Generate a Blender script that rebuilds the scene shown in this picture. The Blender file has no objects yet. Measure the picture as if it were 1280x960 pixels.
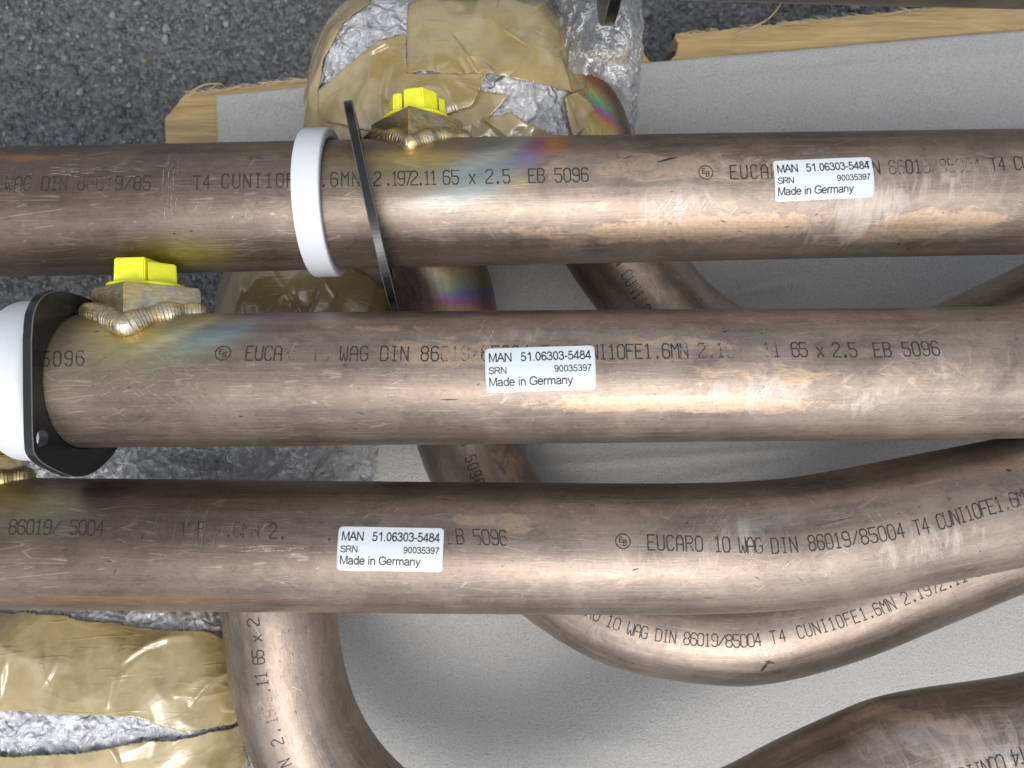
import bpy, bmesh, math, random
import numpy as np
from mathutils import Vector, Matrix
random.seed(7)
rng = np.random.default_rng(11)

# ---------------------------------------------------------------- camera, sky, sun
SC = bpy.context.scene
F = 924.0            # focal length in photo pixels (26 mm equivalent)
H = 0.68             # camera height above the asphalt, metres
cam_d = bpy.data.cameras.new('camera')
cam = bpy.data.objects.new('camera', cam_d)
SC.collection.objects.link(cam)
cam.location = (0, 0, H)
cam.rotation_euler = (0, 0, 0)
cam_d.sensor_width = 36
cam_d.lens = F / 1280 * 36
cam_d.clip_start = 0.01
cam_d.clip_end = 200
cam_d.dof.use_dof = True
cam_d.dof.focus_distance = 0.35
cam_d.dof.aperture_fstop = 13
SC.camera = cam

SUN_EL, SUN_ROT = math.radians(63), math.radians(172)
W = bpy.data.worlds.new('World'); SC.world = W; W.use_nodes = True
wn, wl = W.node_tree.nodes, W.node_tree.links
bg = wn['Background']
sky = wn.new('ShaderNodeTexSky'); sky.sky_type = 'NISHITA'; sky.sun_disc = False
sky.sun_elevation = SUN_EL; sky.sun_rotation = SUN_ROT
sky.air_density = 1.0; sky.dust_density = 4.0; sky.ozone_density = 1.0
hs = wn.new('ShaderNodeHueSaturation'); hs.inputs['Saturation'].default_value = 0.30
wl.new(sky.outputs[0], hs.inputs['Color']); wl.new(hs.outputs[0], bg.inputs['Color'])
bg.inputs['Strength'].default_value = 0.15
sd = bpy.data.lights.new('sun', 'SUN'); so = bpy.data.objects.new('sun', sd)
SC.collection.objects.link(so)
sd.energy = 0.5; sd.angle = math.radians(24); sd.color = (1.0, 0.965, 0.92)
sdir = Vector((math.sin(SUN_ROT) * math.cos(SUN_EL), math.cos(SUN_ROT) * math.cos(SUN_EL), math.sin(SUN_EL)))
so.rotation_euler = sdir.to_track_quat('Z', 'Y').to_euler()
so.location = sdir * 3
SC.view_settings.view_transform = 'Standard'
SC.view_settings.look = 'None'
SC.view_settings.exposure = 0.55
SC.view_settings.gamma = 1.0
SC.view_settings.use_curve_mapping = False

# ---------------------------------------------------------------- helpers
def wp(x, y, d):
    "a point of the place seen at photo pixel x, y and lying d metres below the lens"
    return Vector(((x - 640) * d / F, (480 - y) * d / F, H - d))
def topx(P):
    d = H - P[..., 2]
    return 640 + P[..., 0] * F / d, 480 - P[..., 1] * F / d

def tag(o, label=None, cat=None, group=None, kind=None):
    if label: o['label'] = label
    if cat: o['category'] = cat
    if group: o['group'] = group
    if kind: o['kind'] = kind
    return o
def thing(name, loc, label, cat, group=None):
    o = bpy.data.objects.new(name, None); SC.collection.objects.link(o)
    o.location = loc; o.empty_display_size = 0.02
    tag(o, label, cat, group)
    return o
def link(name, me, parent=None, mat=None):
    o = bpy.data.objects.new(name, me); SC.collection.objects.link(o)
    if mat is not None and not me.materials: me.materials.append(mat)
    if parent is not None:
        o.parent = parent
        o.matrix_parent_inverse = Matrix.Translation(-world_loc(parent))
    return o
def world_loc(o):
    # every object here is unrotated at top level or built in world coordinates
    p = Vector(o.location)
    q = o.parent
    if q is not None and o.type != 'EMPTY': return Vector((0, 0, 0))
    return p
def smooth(me, on=True):
    me.polygons.foreach_set('use_smooth', [on] * len(me.polygons)); me.update()
def mesh_from(name, verts, faces, sm=True):
    me = bpy.data.meshes.new(name)
    me.from_pydata([tuple(v) for v in verts], [], faces)
    me.validate(); smooth(me, sm)
    return me
def grid_mesh(name, P, closed=False, uv=None, mask=None, sm=True):
    "P: (n, m, 3); closed joins the last column to the first"
    n, m = P.shape[:2]
    i, j = np.meshgrid(np.arange(n - 1), np.arange(m if closed else m - 1), indexing='ij')
    j2 = (j + 1) % m
    q = np.stack([i * m + j, (i + 1) * m + j, (i + 1) * m + j2, i * m + j2], -1).reshape(-1, 4)
    if mask is not None:
        q = q[mask[:, :m if closed else m - 1].reshape(-1)]
        used = np.unique(q); re = -np.ones(n * m, int); re[used] = np.arange(len(used))
        q = re[q]; V = P.reshape(-1, 3)[used]
    else:
        used = None; V = P.reshape(-1, 3)
    me = bpy.data.meshes.new(name)
    me.vertices.add(len(V)); me.vertices.foreach_set('co', V.astype(np.float32).ravel())
    me.loops.add(len(q) * 4); me.loops.foreach_set('vertex_index', q.astype(np.int32).ravel())
    me.polygons.add(len(q)); me.polygons.foreach_set('loop_start', np.arange(0, len(q) * 4, 4, dtype=np.int32))
    me.update(calc_edges=True)
    me.polygons.foreach_set('use_smooth', np.ones(len(q), bool) if sm else np.zeros(len(q), bool))
    if uv is not None:
        U = me.uv_layers.new(name='UVMap')
        uvq = uv.reshape(-1, 2)
        if used is not None: uvq = uvq[used]
        a = uvq[q.ravel()].reshape(-1, 4, 2).copy()
        if closed:                       # seam: unwrap the last column
            per = closed if not isinstance(closed, bool) else 0
            if per:
                w = a[:, :, 1].max(1) - a[:, :, 1].min(1) > per * 0.5
                lo = a[:, :, 1] < a[:, :, 1].mean(1)[:, None]
                a[:, :, 1] += np.where(w[:, None] & lo, per, 0)
        U.data.foreach_set('uv', a.astype(np.float32).ravel())
    return me
def vcol(me, name, arr):
    a = me.color_attributes.new(name, 'FLOAT_COLOR', 'POINT')
    c = np.ones((len(me.vertices), 4), np.float32); c[:, :arr.shape[1]] = arr
    a.data.foreach_set('color', c.ravel())

# gradient noise in numpy
_perm = rng.permutation(256); _perm = np.concatenate([_perm, _perm, _perm])
_g = rng.normal(size=(256, 3)); _g /= np.linalg.norm(_g, axis=1)[:, None]
def noise(p):
    p = np.asarray(p, float); i = np.floor(p).astype(int); f = p - i
    u = f * f * f * (f * (f * 6 - 15) + 10); i &= 255
    r = 0
    for a in (0, 1):
        for b in (0, 1):
            for c in (0, 1):
                h = _perm[_perm[_perm[(i[..., 0] + a) & 255] + ((i[..., 1] + b) & 255)] + ((i[..., 2] + c) & 255)]
                g = _g[h]; d = f - np.array([a, b, c])
                w = (u[..., 0] if a else 1 - u[..., 0]) * (u[..., 1] if b else 1 - u[..., 1]) * (u[..., 2] if c else 1 - u[..., 2])
                r = r + w * (g * d).sum(-1)
    return r * 1.6
def fbm(p, o=4):
    return sum(noise(p * 2 ** k + 17.3 * k) / 2 ** k for k in range(o))
def crease(p, o=3):
    "sharp V folds, like crumpled sheet"
    r = 0
    w = np.stack([noise(p * 0.7 + 5), noise(p * 0.7 + 31), noise(p * 0.7 + 77)], -1) * 0.6
    for k in range(o):
        r = r + np.abs(noise((p + w) * 2.1 ** k + 9.1 * k)) / 1.9 ** k
    return r
def in_poly(x, y, poly):
    ins = np.zeros(x.shape, bool); n = len(poly)
    for k in range(n):
        x1, y1 = poly[k]; x2, y2 = poly[(k + 1) % n]
        c = ((y1 > y) != (y2 > y)) & (x < (x2 - x1) * (y - y1) / (y2 - y1 + 1e-12) + x1)
        ins ^= c
    return ins

# ---------------------------------------------------------------- node materials
class NT:
    def __init__(s, name):
        s.m = bpy.data.materials.new(name); s.m.use_nodes = True
        s.t = s.m.node_tree; s.t.nodes.clear()
        s.out = s.n('ShaderNodeOutputMaterial')
    def n(s, k, **kw):
        q = s.t.nodes.new(k)
        for a, b in kw.items(): setattr(q, a, b)
        return q
    def l(s, a, b): s.t.links.new(a, b)
    def val(s, inp, v):
        if isinstance(v, (int, float, tuple)): inp.default_value = v if not (isinstance(v, tuple) and len(v) == 3 and inp.type == 'RGBA') else (*v, 1)
        else: s.l(v, inp)
    def coords(s, kind='Object', scale=(1, 1, 1), rot=(0, 0, 0), uv=False):
        tc = s.n('ShaderNodeTexCoord'); mp = s.n('ShaderNodeMapping')
        mp.inputs['Scale'].default_value = scale; mp.inputs['Rotation'].default_value = rot
        s.l(tc.outputs['UV' if uv else kind], mp.inputs['Vector']); return mp.outputs[0]
    def noise(s, vec, scale, detail=3, rough=0.55, dist=0):
        q = s.n('ShaderNodeTexNoise'); q.inputs['Scale'].default_value = scale
        q.inputs['Detail'].default_value = detail; q.inputs['Roughness'].default_value = rough
        q.inputs['Distortion'].default_value = dist
        s.l(vec, q.inputs['Vector']); return q.outputs['Fac']
    def vor(s, vec, scale, feature='F1', out='Distance', rand=1):
        q = s.n('ShaderNodeTexVoronoi', feature=feature); q.inputs['Scale'].default_value = scale
        q.inputs['Randomness'].default_value = rand
        s.l(vec, q.inputs['Vector']); return q.outputs[out]
    def ramp(s, fac, stops, interp='LINEAR'):
        q = s.n('ShaderNodeValToRGB'); q.color_ramp.interpolation = interp
        e = q.color_ramp.elements
        while len(e) > 1: e.remove(e[-1])
        e[0].position = stops[0][0]; c = stops[0][1]
        e[0].color = (c, c, c, 1) if isinstance(c, (int, float)) else (*c, 1)
        for p, c in stops[1:]:
            k = e.new(p); k.color = (c, c, c, 1) if isinstance(c, (int, float)) else (*c, 1)
        s.l(fac, q.inputs[0]); return q.outputs[0]
    def mix(s, fac, a, b, mode='MIX'):
        q = s.n('ShaderNodeMix', data_type='RGBA', blend_type=mode)
        s.val(q.inputs[0], fac); s.val(q.inputs[6], a); s.val(q.inputs[7], b); return q.outputs[2]
    def math(s, op, a, b=0.0, c=0.0):
        q = s.n('ShaderNodeMath', operation=op)
        s.val(q.inputs[0], a); s.val(q.inputs[1], b); s.val(q.inputs[2], c); return q.outputs[0]
    def bump(s, h, strength, dist, normal=None):
        q = s.n('ShaderNodeBump'); q.inputs['Strength'].default_value = strength
        q.inputs['Distance'].default_value = dist; s.l(h, q.inputs['Height'])
        if normal is not None: s.l(normal, q.inputs['Normal'])
        return q.outputs[0]
    def bsdf(s, **kw):
        q = s.n('ShaderNodeBsdfPrincipled')
        for k, v in kw.items():
            s.val(q.inputs[k.replace('_', ' ')], v)
        s.l(q.outputs[0], s.out.inputs[0]); return q
    def attr(s, name, out='Color'):
        q = s.n('ShaderNodeAttribute', attribute_name=name); return q.outputs[out]

def mat_pipe():
    t = NT('cupronickel')
    v = t.coords(uv=True)
    tint = t.attr('tint'); pol = t.attr('wear_shade')
    sep = t.n('ShaderNodeSeparateColor'); t.l(pol, sep.inputs[0])
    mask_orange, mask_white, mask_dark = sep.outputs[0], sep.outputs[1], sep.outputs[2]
    long1 = t.noise(t.coords(uv=True, scale=(9, 260, 1)), 1, 5, 0.65)
    long2 = t.noise(t.coords(uv=True, scale=(40, 1300, 1)), 1, 3, 0.6)
    cloud = t.noise(v, 28, 5, 0.6, 0.6)
    fine = t.noise(v, 420, 3, 0.7)
    base = t.mix(t.ramp(cloud, [(0.36, 0), (0.62, 1)]), (0.205, 0.162, 0.138), (0.335, 0.270, 0.224))
    base = t.mix(t.math('MULTIPLY', t.ramp(long1, [(0.35, 0), (0.7, 1)]), 0.42), base, (0.44, 0.375, 0.305))
    base = t.mix(t.math('MULTIPLY', t.ramp(long2, [(0.55, 0), (0.75, 1)]), 0.30), base, (0.17, 0.125, 0.105))
    base = t.mix(t.math('MULTIPLY', t.ramp(fine, [(0.55, 0), (0.70, 1)]), 0.35), base, (0.12, 0.09, 0.08))
    mott = t.noise(t.coords(uv=True, scale=(1, 1.6, 1)), 130, 5, 0.75, 0.8)
    base = t.mix(t.math('MULTIPLY', t.ramp(mott, [(0.52, 0), (0.68, 1)]), 0.38), base, (0.50, 0.40, 0.315))
    base = t.mix(t.math('MULTIPLY', t.ramp(mott, [(0.30, 1), (0.44, 0)]), 0.40), base, (0.15, 0.115, 0.095))
    # polished, orange-pink patches with ragged edges
    pn = t.noise(t.coords(uv=True, scale=(1, 2.0, 1), rot=(0, 0, 0.35)), 62, 6, 0.72, 1.0)
    pm = t.ramp(t.math('ADD', pn, t.math('MULTIPLY', t.math('SUBTRACT', mask_orange, 0.5), 0.62)), [(0.48, 0), (0.61, 1)])
    base = t.mix(t.math('MULTIPLY', pm, t.ramp(fine, [(0.35, 0.35), (0.6, 0.72)])), base, (0.66, 0.475, 0.32))
    # pale smears running slantwise
    sn = t.noise(t.coords(uv=True, scale=(1.0, 0.30, 1), rot=(0, 0, -0.75)), 120, 5, 0.72, 1.4)
    smr = t.ramp(t.math('ADD', sn, t.math('MULTIPLY', t.math('SUBTRACT', mask_white, 0.5), 0.5)), [(0.55, 0), (0.76, 1)])
    base = t.mix(t.math('MULTIPLY', smr, 0.5), base, (0.66, 0.60, 0.56))
    # dark tarnish, plus dark overhead reflection and edge shade painted into the colour
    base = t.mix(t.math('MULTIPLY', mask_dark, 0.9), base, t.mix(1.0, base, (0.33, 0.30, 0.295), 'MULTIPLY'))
    # heat colours, with the yellow plug's reflection painted in among them
    br = t.noise(t.coords(uv=True, scale=(1, 5, 1), rot=(0, 0, -0.5)), 90, 4, 0.65)
    hf = t.math('MULTIPLY', t.attr('tint', 'Alpha'), t.ramp(br, [(0.32, 0.50), (0.60, 1.0)]))
    base = t.mix(hf, base, tint)
    # small dark specks
    sp = t.vor(t.coords(uv=True, scale=(1, 1.6, 1)), 55, 'F1', 'Distance')
    sel = t.noise(v, 22, 2, 0.5)
    spm = t.math('MULTIPLY', t.ramp(sp, [(0.045, 1), (0.085, 0)]), t.ramp(sel, [(0.56, 0), (0.6, 1)]))
    base = t.mix(t.math('MULTIPLY', spm, 0.7), base, (0.04, 0.035, 0.03))
    # fine scratches: thin cell edges in stretched space, three directions
    scr = None
    for rot, sc, th in ((0.0, (9, 150, 1), 0.012), (0.9, (25, 260, 1), 0.009), (-0.7, (18, 210, 1), 0.009)):
        e = t.vor(t.coords(uv=True, scale=sc, rot=(0, 0, rot)), 1, 'DISTANCE_TO_EDGE')
        gate = t.ramp(t.noise(t.coords(uv=True, rot=(0, 0, rot)), 55 + 30 * rot, 2), [(0.54, 0), (0.60, 1)])
        q = t.math('MULTIPLY', t.ramp(e, [(0.0, 1), (th * 2, 0)]), gate)
        scr = q if scr is None else t.math('MAXIMUM', scr, q)
    base = t.mix(t.math('MULTIPLY', scr, 0.22), base, (0.72, 0.62, 0.54))
    ro = t.math('ADD', 0.44, t.math('MULTIPLY', t.math('SUBTRACT', long1, 0.5), 0.30))
    ro = t.math('ADD', ro, t.math('MULTIPLY', t.math('SUBTRACT', cloud, 0.5), 0.20))
    ro = t.math('ADD', ro, t.math('MULTIPLY', smr, 0.12))
    hgt = t.math('ADD', t.math('MULTIPLY', long2, 0.45), t.math('ADD', t.math('MULTIPLY', long1, 0.7), t.math('MULTIPLY', fine, 0.3)))
    hgt = t.math('SUBTRACT', hgt, t.math('MULTIPLY', scr, 0.35))
    nb = t.bump(hgt, 0.55, 0.00016)
    lg = t.noise(v, 16, 2, 0.5)
    nb = t.bump(lg, 0.5, 0.0022, nb)
    t.bsdf(Base_Color=base, Metallic=0.80, Roughness=ro, Normal=nb)
    return t.m

def mat_ink():
    t = NT('printed_ink')
    v = t.coords(uv=True)
    n1 = t.noise(v, 900, 3, 0.7); n2 = t.noise(v, 160, 3, 0.6)
    f = t.attr('fade', 'Fac')
    k = t.math('ADD', t.math('ADD', t.math('MULTIPLY', n1, 0.45), t.math('MULTIPLY', n2, 0.55)), t.math('MULTIPLY', f, -0.5))
    a = t.ramp(k, [(0.26, 0), (0.46, 0.9)])
    b = t.n('ShaderNodeBsdfPrincipled'); b.inputs['Base Color'].default_value = (0.030, 0.026, 0.026, 1)
    b.inputs['Roughness'].default_value = 0.55
    tr = t.n('ShaderNodeBsdfTransparent'); mx = t.n('ShaderNodeMixShader')
    t.l(a, mx.inputs[0]); t.l(tr.outputs[0], mx.inputs[1]); t.l(b.outputs[0], mx.inputs[2])
    t.l(mx.outputs[0], t.out.inputs[0]); return t.m
def simple(name, col, rough=0.5, metal=0.0, **kw):
    t = NT(name)
    v = t.coords()
    n = t.noise(v, kw.pop('nscale', 180), 4, 0.6)
    amt = kw.pop('vary', 0.15)
    c = t.mix(n, tuple(x * (1 - amt) for x in col), tuple(min(1, x * (1 + amt)) for x in col))
    r = t.math('ADD', rough, t.math('MULTIPLY', t.math('SUBTRACT', n, 0.5), kw.pop('rvary', 0.15)))
    b = t.bsdf(Base_Color=c, Roughness=r, Metallic=metal, Normal=t.bump(n, 0.3, kw.pop('bdist', 0.0002)))
    for k, x in kw.items(): b.inputs[k.replace('_', ' ')].default_value = x
    return t.m
def mat_brass(name, light):
    t = NT(name)
    v = t.coords()
    s = t.noise(t.coords(scale=(1, 6, 1), rot=(0.3, 0.2, 0.6)), 230, 4, 0.7)
    soot = t.ramp(t.noise(v, 170, 3, 0.7), [(0.52, 0), (0.68, 0.4)])
    c = t.noise(v, 60, 4, 0.6, 0.8)
    a = (0.82, 0.67, 0.30) if light else (0.66, 0.51, 0.21)
    base = t.mix(t.ramp(c, [(0.35, 0), (0.65, 1)]), a, (0.72, 0.66, 0.52))
    base = t.mix(t.math('MULTIPLY', t.ramp(s, [(0.35, 1), (0.65, 0)]), 0.55), base, (0.30, 0.21, 0.09))
    base = t.mix(t.math('MULTIPLY', t.ramp(t.noise(v, 95, 3), [(0.55, 0), (0.68, 1)]), 0.4), base, (0.30, 0.34, 0.42))
    base = t.mix(soot, base, (0.16, 0.11, 0.05))
    t.bsdf(Base_Color=base, Metallic=0.95, Roughness=t.math('ADD', 0.27, t.math('MULTIPLY', s, 0.25)), Normal=t.bump(s, 0.5, 0.0002))
    return t.m
def mat_tape():
    t = NT('brown_packing_tape')
    v = t.coords()
    n = t.noise(v, 40, 4, 0.6); n2 = t.noise(v, 260, 4, 0.65)
    # places where the tape lies tight on the layer below look darker and wetter
    c = t.mix(t.ramp(n, [(0.38, 0), (0.62, 1)]), (0.31, 0.235, 0.100), (0.41, 0.325, 0.155))
    wet = t.ramp(t.noise(v, 34, 3, 0.55, 1.2), [(0.56, 0), (0.60, 1)])
    c = t.mix(t.math('MULTIPLY', wet, 0.08), c, (0.27, 0.19, 0.075))
    dry = t.ramp(t.noise(t.coords(scale=(1.3, 1, 1), rot=(0, 0, 0.8)), 48, 2, 0.4, 0.8), [(0.55, 0), (0.62, 1)])
    c = t.mix(t.math('MULTIPLY', dry, 0.16), c, (0.60, 0.52, 0.37))
    h = None
    for rot, sc, seed in ((0.5, (12, 70, 30), 0.53), (-0.6, (14, 80, 30), 0.55), (1.5, (16, 90, 30), 0.56)):
        f = t.noise(t.coords(scale=sc, rot=(0, 0, rot)), 1, 2, 0.5, 0.5)
        rd = t.ramp(t.math('ABSOLUTE', t.math('SUBTRACT', f, 0.5)), [(0.0, 1), (0.035, 0)])
        gt = t.ramp(t.noise(t.coords(rot=(0, 0, rot)), 38, 2), [(seed - 0.04, 0), (seed + 0.06, 1)])
        q = t.math('MULTIPLY', rd, gt); h = q if h is None else t.math('ADD', h, q)
    h = t.math('ADD', t.math('MULTIPLY', h, 0.16), t.math('MULTIPLY', n2, 0.10))
    h = t.math('ADD', h, t.math('MULTIPLY', n, 0.7))
    b = t.bsdf(Base_Color=c, Roughness=0.20, Normal=t.bump(h, 0.7, 0.0014))
    b.inputs['Coat Weight'].default_value = 1.0; b.inputs['Coat Roughness'].default_value = 0.10
    return t.m
def mat_bubble(name, clear):
    t = NT(name)
    v = t.coords()
    wob = t.n('ShaderNodeVectorMath', operation='ADD')
    nn = t.n('ShaderNodeTexNoise'); nn.inputs['Scale'].default_value = 60; t.l(v, nn.inputs['Vector'])
    sc = t.n('ShaderNodeVectorMath', operation='SCALE'); sc.inputs['Scale'].default_value = 0.012
    t.l(nn.outputs['Color'], sc.inputs[0]); t.l(v, wob.inputs[0]); t.l(sc.outputs[0], wob.inputs[1])
    w = wob.outputs[0]
    cell = t.vor(w, 95, 'F1'); e = t.vor(w, 190, 'DISTANCE_TO_EDGE')
    rid = t.noise(w, 240, 4, 0.7, 2.0)
    sm = t.noise(w, 62, 1.0, 0.4, 2.4); sm2 = t.noise(w, 170, 1.0, 0.4, 1.8)
    h = t.math('ADD', t.math('MULTIPLY', t.ramp(cell, [(0.15, 1), (0.5, 0)]), 0.45), t.math('ADD', t.math('MULTIPLY', sm, 2.2), t.math('MULTIPLY', sm2, 0.35)))
    nb = t.bump(h, 1.0, 0.0027)
    # crinkle lines: whitened folds of the film, and glints painted white
    ln = None
    for rot, sc in ((0.4, (45, 130, 60)), (-0.9, (50, 120, 60)), (1.4, (60, 150, 60)), (2.2, (40, 90, 60))):
        f = t.noise(t.coords(scale=sc, rot=(0, 0, rot)), 1, 3, 0.55, 2.4)
        q = t.ramp(t.math('ABSOLUTE', t.math('SUBTRACT', f, 0.5)), [(0.0, 1), (0.022, 0.35), (0.04, 0)])
        ln = q if ln is None else t.math('MAXIMUM', ln, q)
    rim = t.ramp(cell, [(0.22, 0), (0.30, 1), (0.36, 1), (0.43, 0)])  # curled highlights on the bubble rims, painted into the colour
    rim = t.math('MULTIPLY', rim, t.ramp(t.noise(w, 150, 3, 0.6), [(0.46, 0), (0.56, 1)]))
    ln = t.math('MULTIPLY', ln, t.ramp(t.noise(v, 90, 3), [(0.44, 0), (0.58, 1)]))
    ln = t.math('MAXIMUM', ln, rim)
    c = t.mix(t.ramp(sm, [(0.30, 0), (0.62, 1)]), (0.40, 0.425, 0.455), (0.56, 0.585, 0.615))
    c = t.mix(ln, c, (0.85, 0.87, 0.89))
    b = t.n('ShaderNodeBsdfPrincipled')
    t.l(c, b.inputs['Base Color']); t.l(nb, b.inputs['Normal'])
    b.inputs['Roughness'].default_value = 0.10
    b.inputs['Specular IOR Level'].default_value = 0.6
    b.inputs['Coat Weight'].default_value = 0.9; b.inputs['Coat Roughness'].default_value = 0.04
    t.l(nb, b.inputs['Coat Normal'])
    tr = t.n('ShaderNodeBsdfTransparent'); mx = t.n('ShaderNodeMixShader')
    fr = t.n('ShaderNodeLayerWeight'); fr.inputs['Blend'].default_value = 0.35; t.l(nb, fr.inputs['Normal'])
    op = t.math('ADD', clear, t.math('MULTIPLY', fr.outputs['Facing'], 0.55))
    op = t.math('MAXIMUM', op, t.math('MULTIPLY', ln, 0.85))
    t.l(op, mx.inputs[0]); t.l(tr.outputs[0], mx.inputs[1]); t.l(b.outputs[0], mx.inputs[2])
    t.l(mx.outputs[0], t.out.inputs[0]); return t.m
def mat_foam():
    t = NT('packing_foam')
    v = t.coords()
    cell = t.vor(v, 1150); n = t.noise(v, 520, 3, 0.7); big = t.noise(v, 9, 3)
    c = t.mix(t.ramp(cell, [(0.15, 1), (0.65, 0)]), (0.345, 0.343, 0.334), (0.535, 0.53, 0.518))
    c = t.mix(t.math('MULTIPLY', t.ramp(n, [(0.35, 0), (0.7, 1)]), 0.5), c, (0.56, 0.565, 0.56))
    c = t.mix(t.math('MULTIPLY', big, 0.25), c, (0.37, 0.37, 0.36))
    h = t.math('ADD', t.math('MULTIPLY', cell, -0.7), n)
    b = t.bsdf(Base_Color=c, Roughness=0.42, Normal=t.bump(h, 0.9, 0.0009))
    b.inputs['Specular IOR Level'].default_value = 0.55
    b.inputs['Sheen Weight'].default_value = 0.1
    return t.m
def mat_wood(name, ang=0.0):
    t = NT(name)
    v = t.coords(scale=(5, 60, 60), rot=(0, 0, ang)); v2 = t.coords(scale=(22, 420, 420), rot=(0, 0, ang))
    g = t.noise(v, 1, 4, 0.6, 1.2); f = t.noise(v2, 1, 4, 0.7)
    c = t.ramp(g, [(0.25, (0.27, 0.185, 0.085)), (0.45, (0.46, 0.33, 0.14)), (0.6, (0.56, 0.42, 0.20)), (0.75, (0.33, 0.235, 0.115))])
    c = t.mix(t.math('MULTIPLY', t.ramp(f, [(0.35, 1), (0.55, 0)]), 0.5), c, (0.28, 0.19, 0.09))
    d = t.noise(t.coords(), 30, 4)
    c = t.mix(t.math('MULTIPLY', t.ramp(d, [(0.5, 0), (0.75, 1)]), 0.35), c, (0.30, 0.24, 0.16))
    t.bsdf(Base_Color=c, Roughness=0.75, Normal=t.bump(t.math('ADD', f, t.math('MULTIPLY', g, 0.6)), 0.9, 0.0012))
    return t.m
def mat_asphalt():
    t = NT('asphalt')
    v = t.coords()
    ce = t.vor(v, 330, 'F1', 'Color'); di = t.vor(v, 330); n = t.noise(v, 700, 4, 0.7); big = t.noise(v, 7, 4)
    s = t.n('ShaderNodeSeparateColor'); t.l(ce, s.inputs[0])
    c = t.ramp(s.outputs[0], [(0.0, (0.055, 0.058, 0.060)), (0.45, (0.135, 0.142, 0.145)), (0.85, (0.20, 0.207, 0.21)), (1.0, (0.26, 0.27, 0.275))])
    c = t.mix(t.math('MULTIPLY', big, 0.4), c, (0.10, 0.105, 0.108))
    c = t.mix(t.math('MULTIPLY', t.ramp(n, [(0.55, 0), (0.75, 1)]), 0.5), c, (0.15, 0.155, 0.16))
    h = t.math('ADD', t.math('MULTIPLY', di, -1.0), t.math('MULTIPLY', n, 0.8))
    t.bsdf(Base_Color=c, Roughness=0.62, Normal=t.bump(h, 1.0, 0.003))
    return t.m
def mat_vcol(name, rough, bd=0.0006, sc=600):
    t = NT(name)
    n = t.noise(t.coords(), sc, 3, 0.7)
    c = t.mix(t.math('MULTIPLY', n, 0.7), t.attr('tint'), t.mix(1.0, t.attr('tint'), (0.45, 0.45, 0.45), 'MULTIPLY'))
    t.bsdf(Base_Color=c, Roughness=rough, Normal=t.bump(n, 0.8, bd)); return t.m
def mat_scratch():
    t = NT('bare_metal_scratch')
    n = t.noise(t.coords(), 800, 3, 0.7)
    b = t.n('ShaderNodeBsdfPrincipled'); b.inputs['Base Color'].default_value = (0.80, 0.70, 0.62, 1)
    b.inputs['Metallic'].default_value = 0.6; b.inputs['Roughness'].default_value = 0.35
    tr = t.n('ShaderNodeBsdfTransparent'); mx = t.n('ShaderNodeMixShader')
    t.l(t.ramp(n, [(0.38, 0), (0.66, 0.5)]), mx.inputs[0]); t.l(tr.outputs[0], mx.inputs[1]); t.l(b.outputs[0], mx.inputs[2])
    t.l(mx.outputs[0], t.out.inputs[0]); return t.m

M = dict(pipe=mat_pipe(), ink=mat_ink(), brass=mat_brass('bronze_block', False), weld=mat_brass('weld_bronze', True),
         tape=mat_tape(), bubble=mat_bubble('bubble_wrap', 0.72), film=mat_bubble('clear_film', 0.10), foam=mat_foam(),
         wood=mat_wood('rough_sawn_wood', 0.09), asphalt=mat_asphalt(),
         stone=mat_vcol('aggregate_stone', 0.6), scratch=mat_scratch(),
         nylon=simple('white_nylon', (0.655, 0.69, 0.715), 0.42, vary=0.03, rvary=0.1, Subsurface_Weight=0.25, Subsurface_Radius=(0.01, 0.01, 0.01), Subsurface_Scale=0.2),
         yellow=simple('yellow_plastic', (0.84, 0.81, 0.035), 0.42, vary=0.10, bdist=0.0002, nscale=260, Subsurface_Weight=0.15, Subsurface_Scale=0.1),
         black=simple('black_painted_steel', (0.009, 0.010, 0.012), 0.26, vary=0.3, rvary=0.12, nscale=120, bdist=0.00008),
         blackedge=simple('worn_black_edge', (0.10, 0.10, 0.10), 0.35, vary=0.5, nscale=900),
         paper=simple('label_paper', (0.61, 0.66, 0.69), 0.38, vary=0.02, bdist=0.00005),
         toner=simple('label_print', (0.022, 0.022, 0.026), 0.5, vary=0.2),
         straw=simple('dry_fibre', (0.50, 0.40, 0.23), 0.8))

# ---------------------------------------------------------------- ground
def make_asphalt():
    # fine grid under the photographed area, coarse skirt out to the horizon
    xs = np.concatenate([[-60, -8, -1.6], np.linspace(-0.8, 0.8, 420), [1.6, 8, 60]])
    ys = np.concatenate([[-60, -8, -1.6], np.linspace(-0.7, 0.7, 360), [1.6, 8, 60]])
    X, Y = np.meshgrid(xs, ys, indexing='ij')
    q = np.stack([X, Y, X * 0], -1)
    near = ((abs(X) < 0.9) & (abs(Y) < 0.9)).astype(float)
    Z = (fbm(q * 150, 2) * 0.0014 + fbm(q * 40, 2) * 0.0014) * near
    me = grid_mesh('asphalt', np.stack([X, Y, Z], -1))
    o = link('asphalt', me, None, M['asphalt']); tag(o, kind='structure')
make_asphalt()

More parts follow.
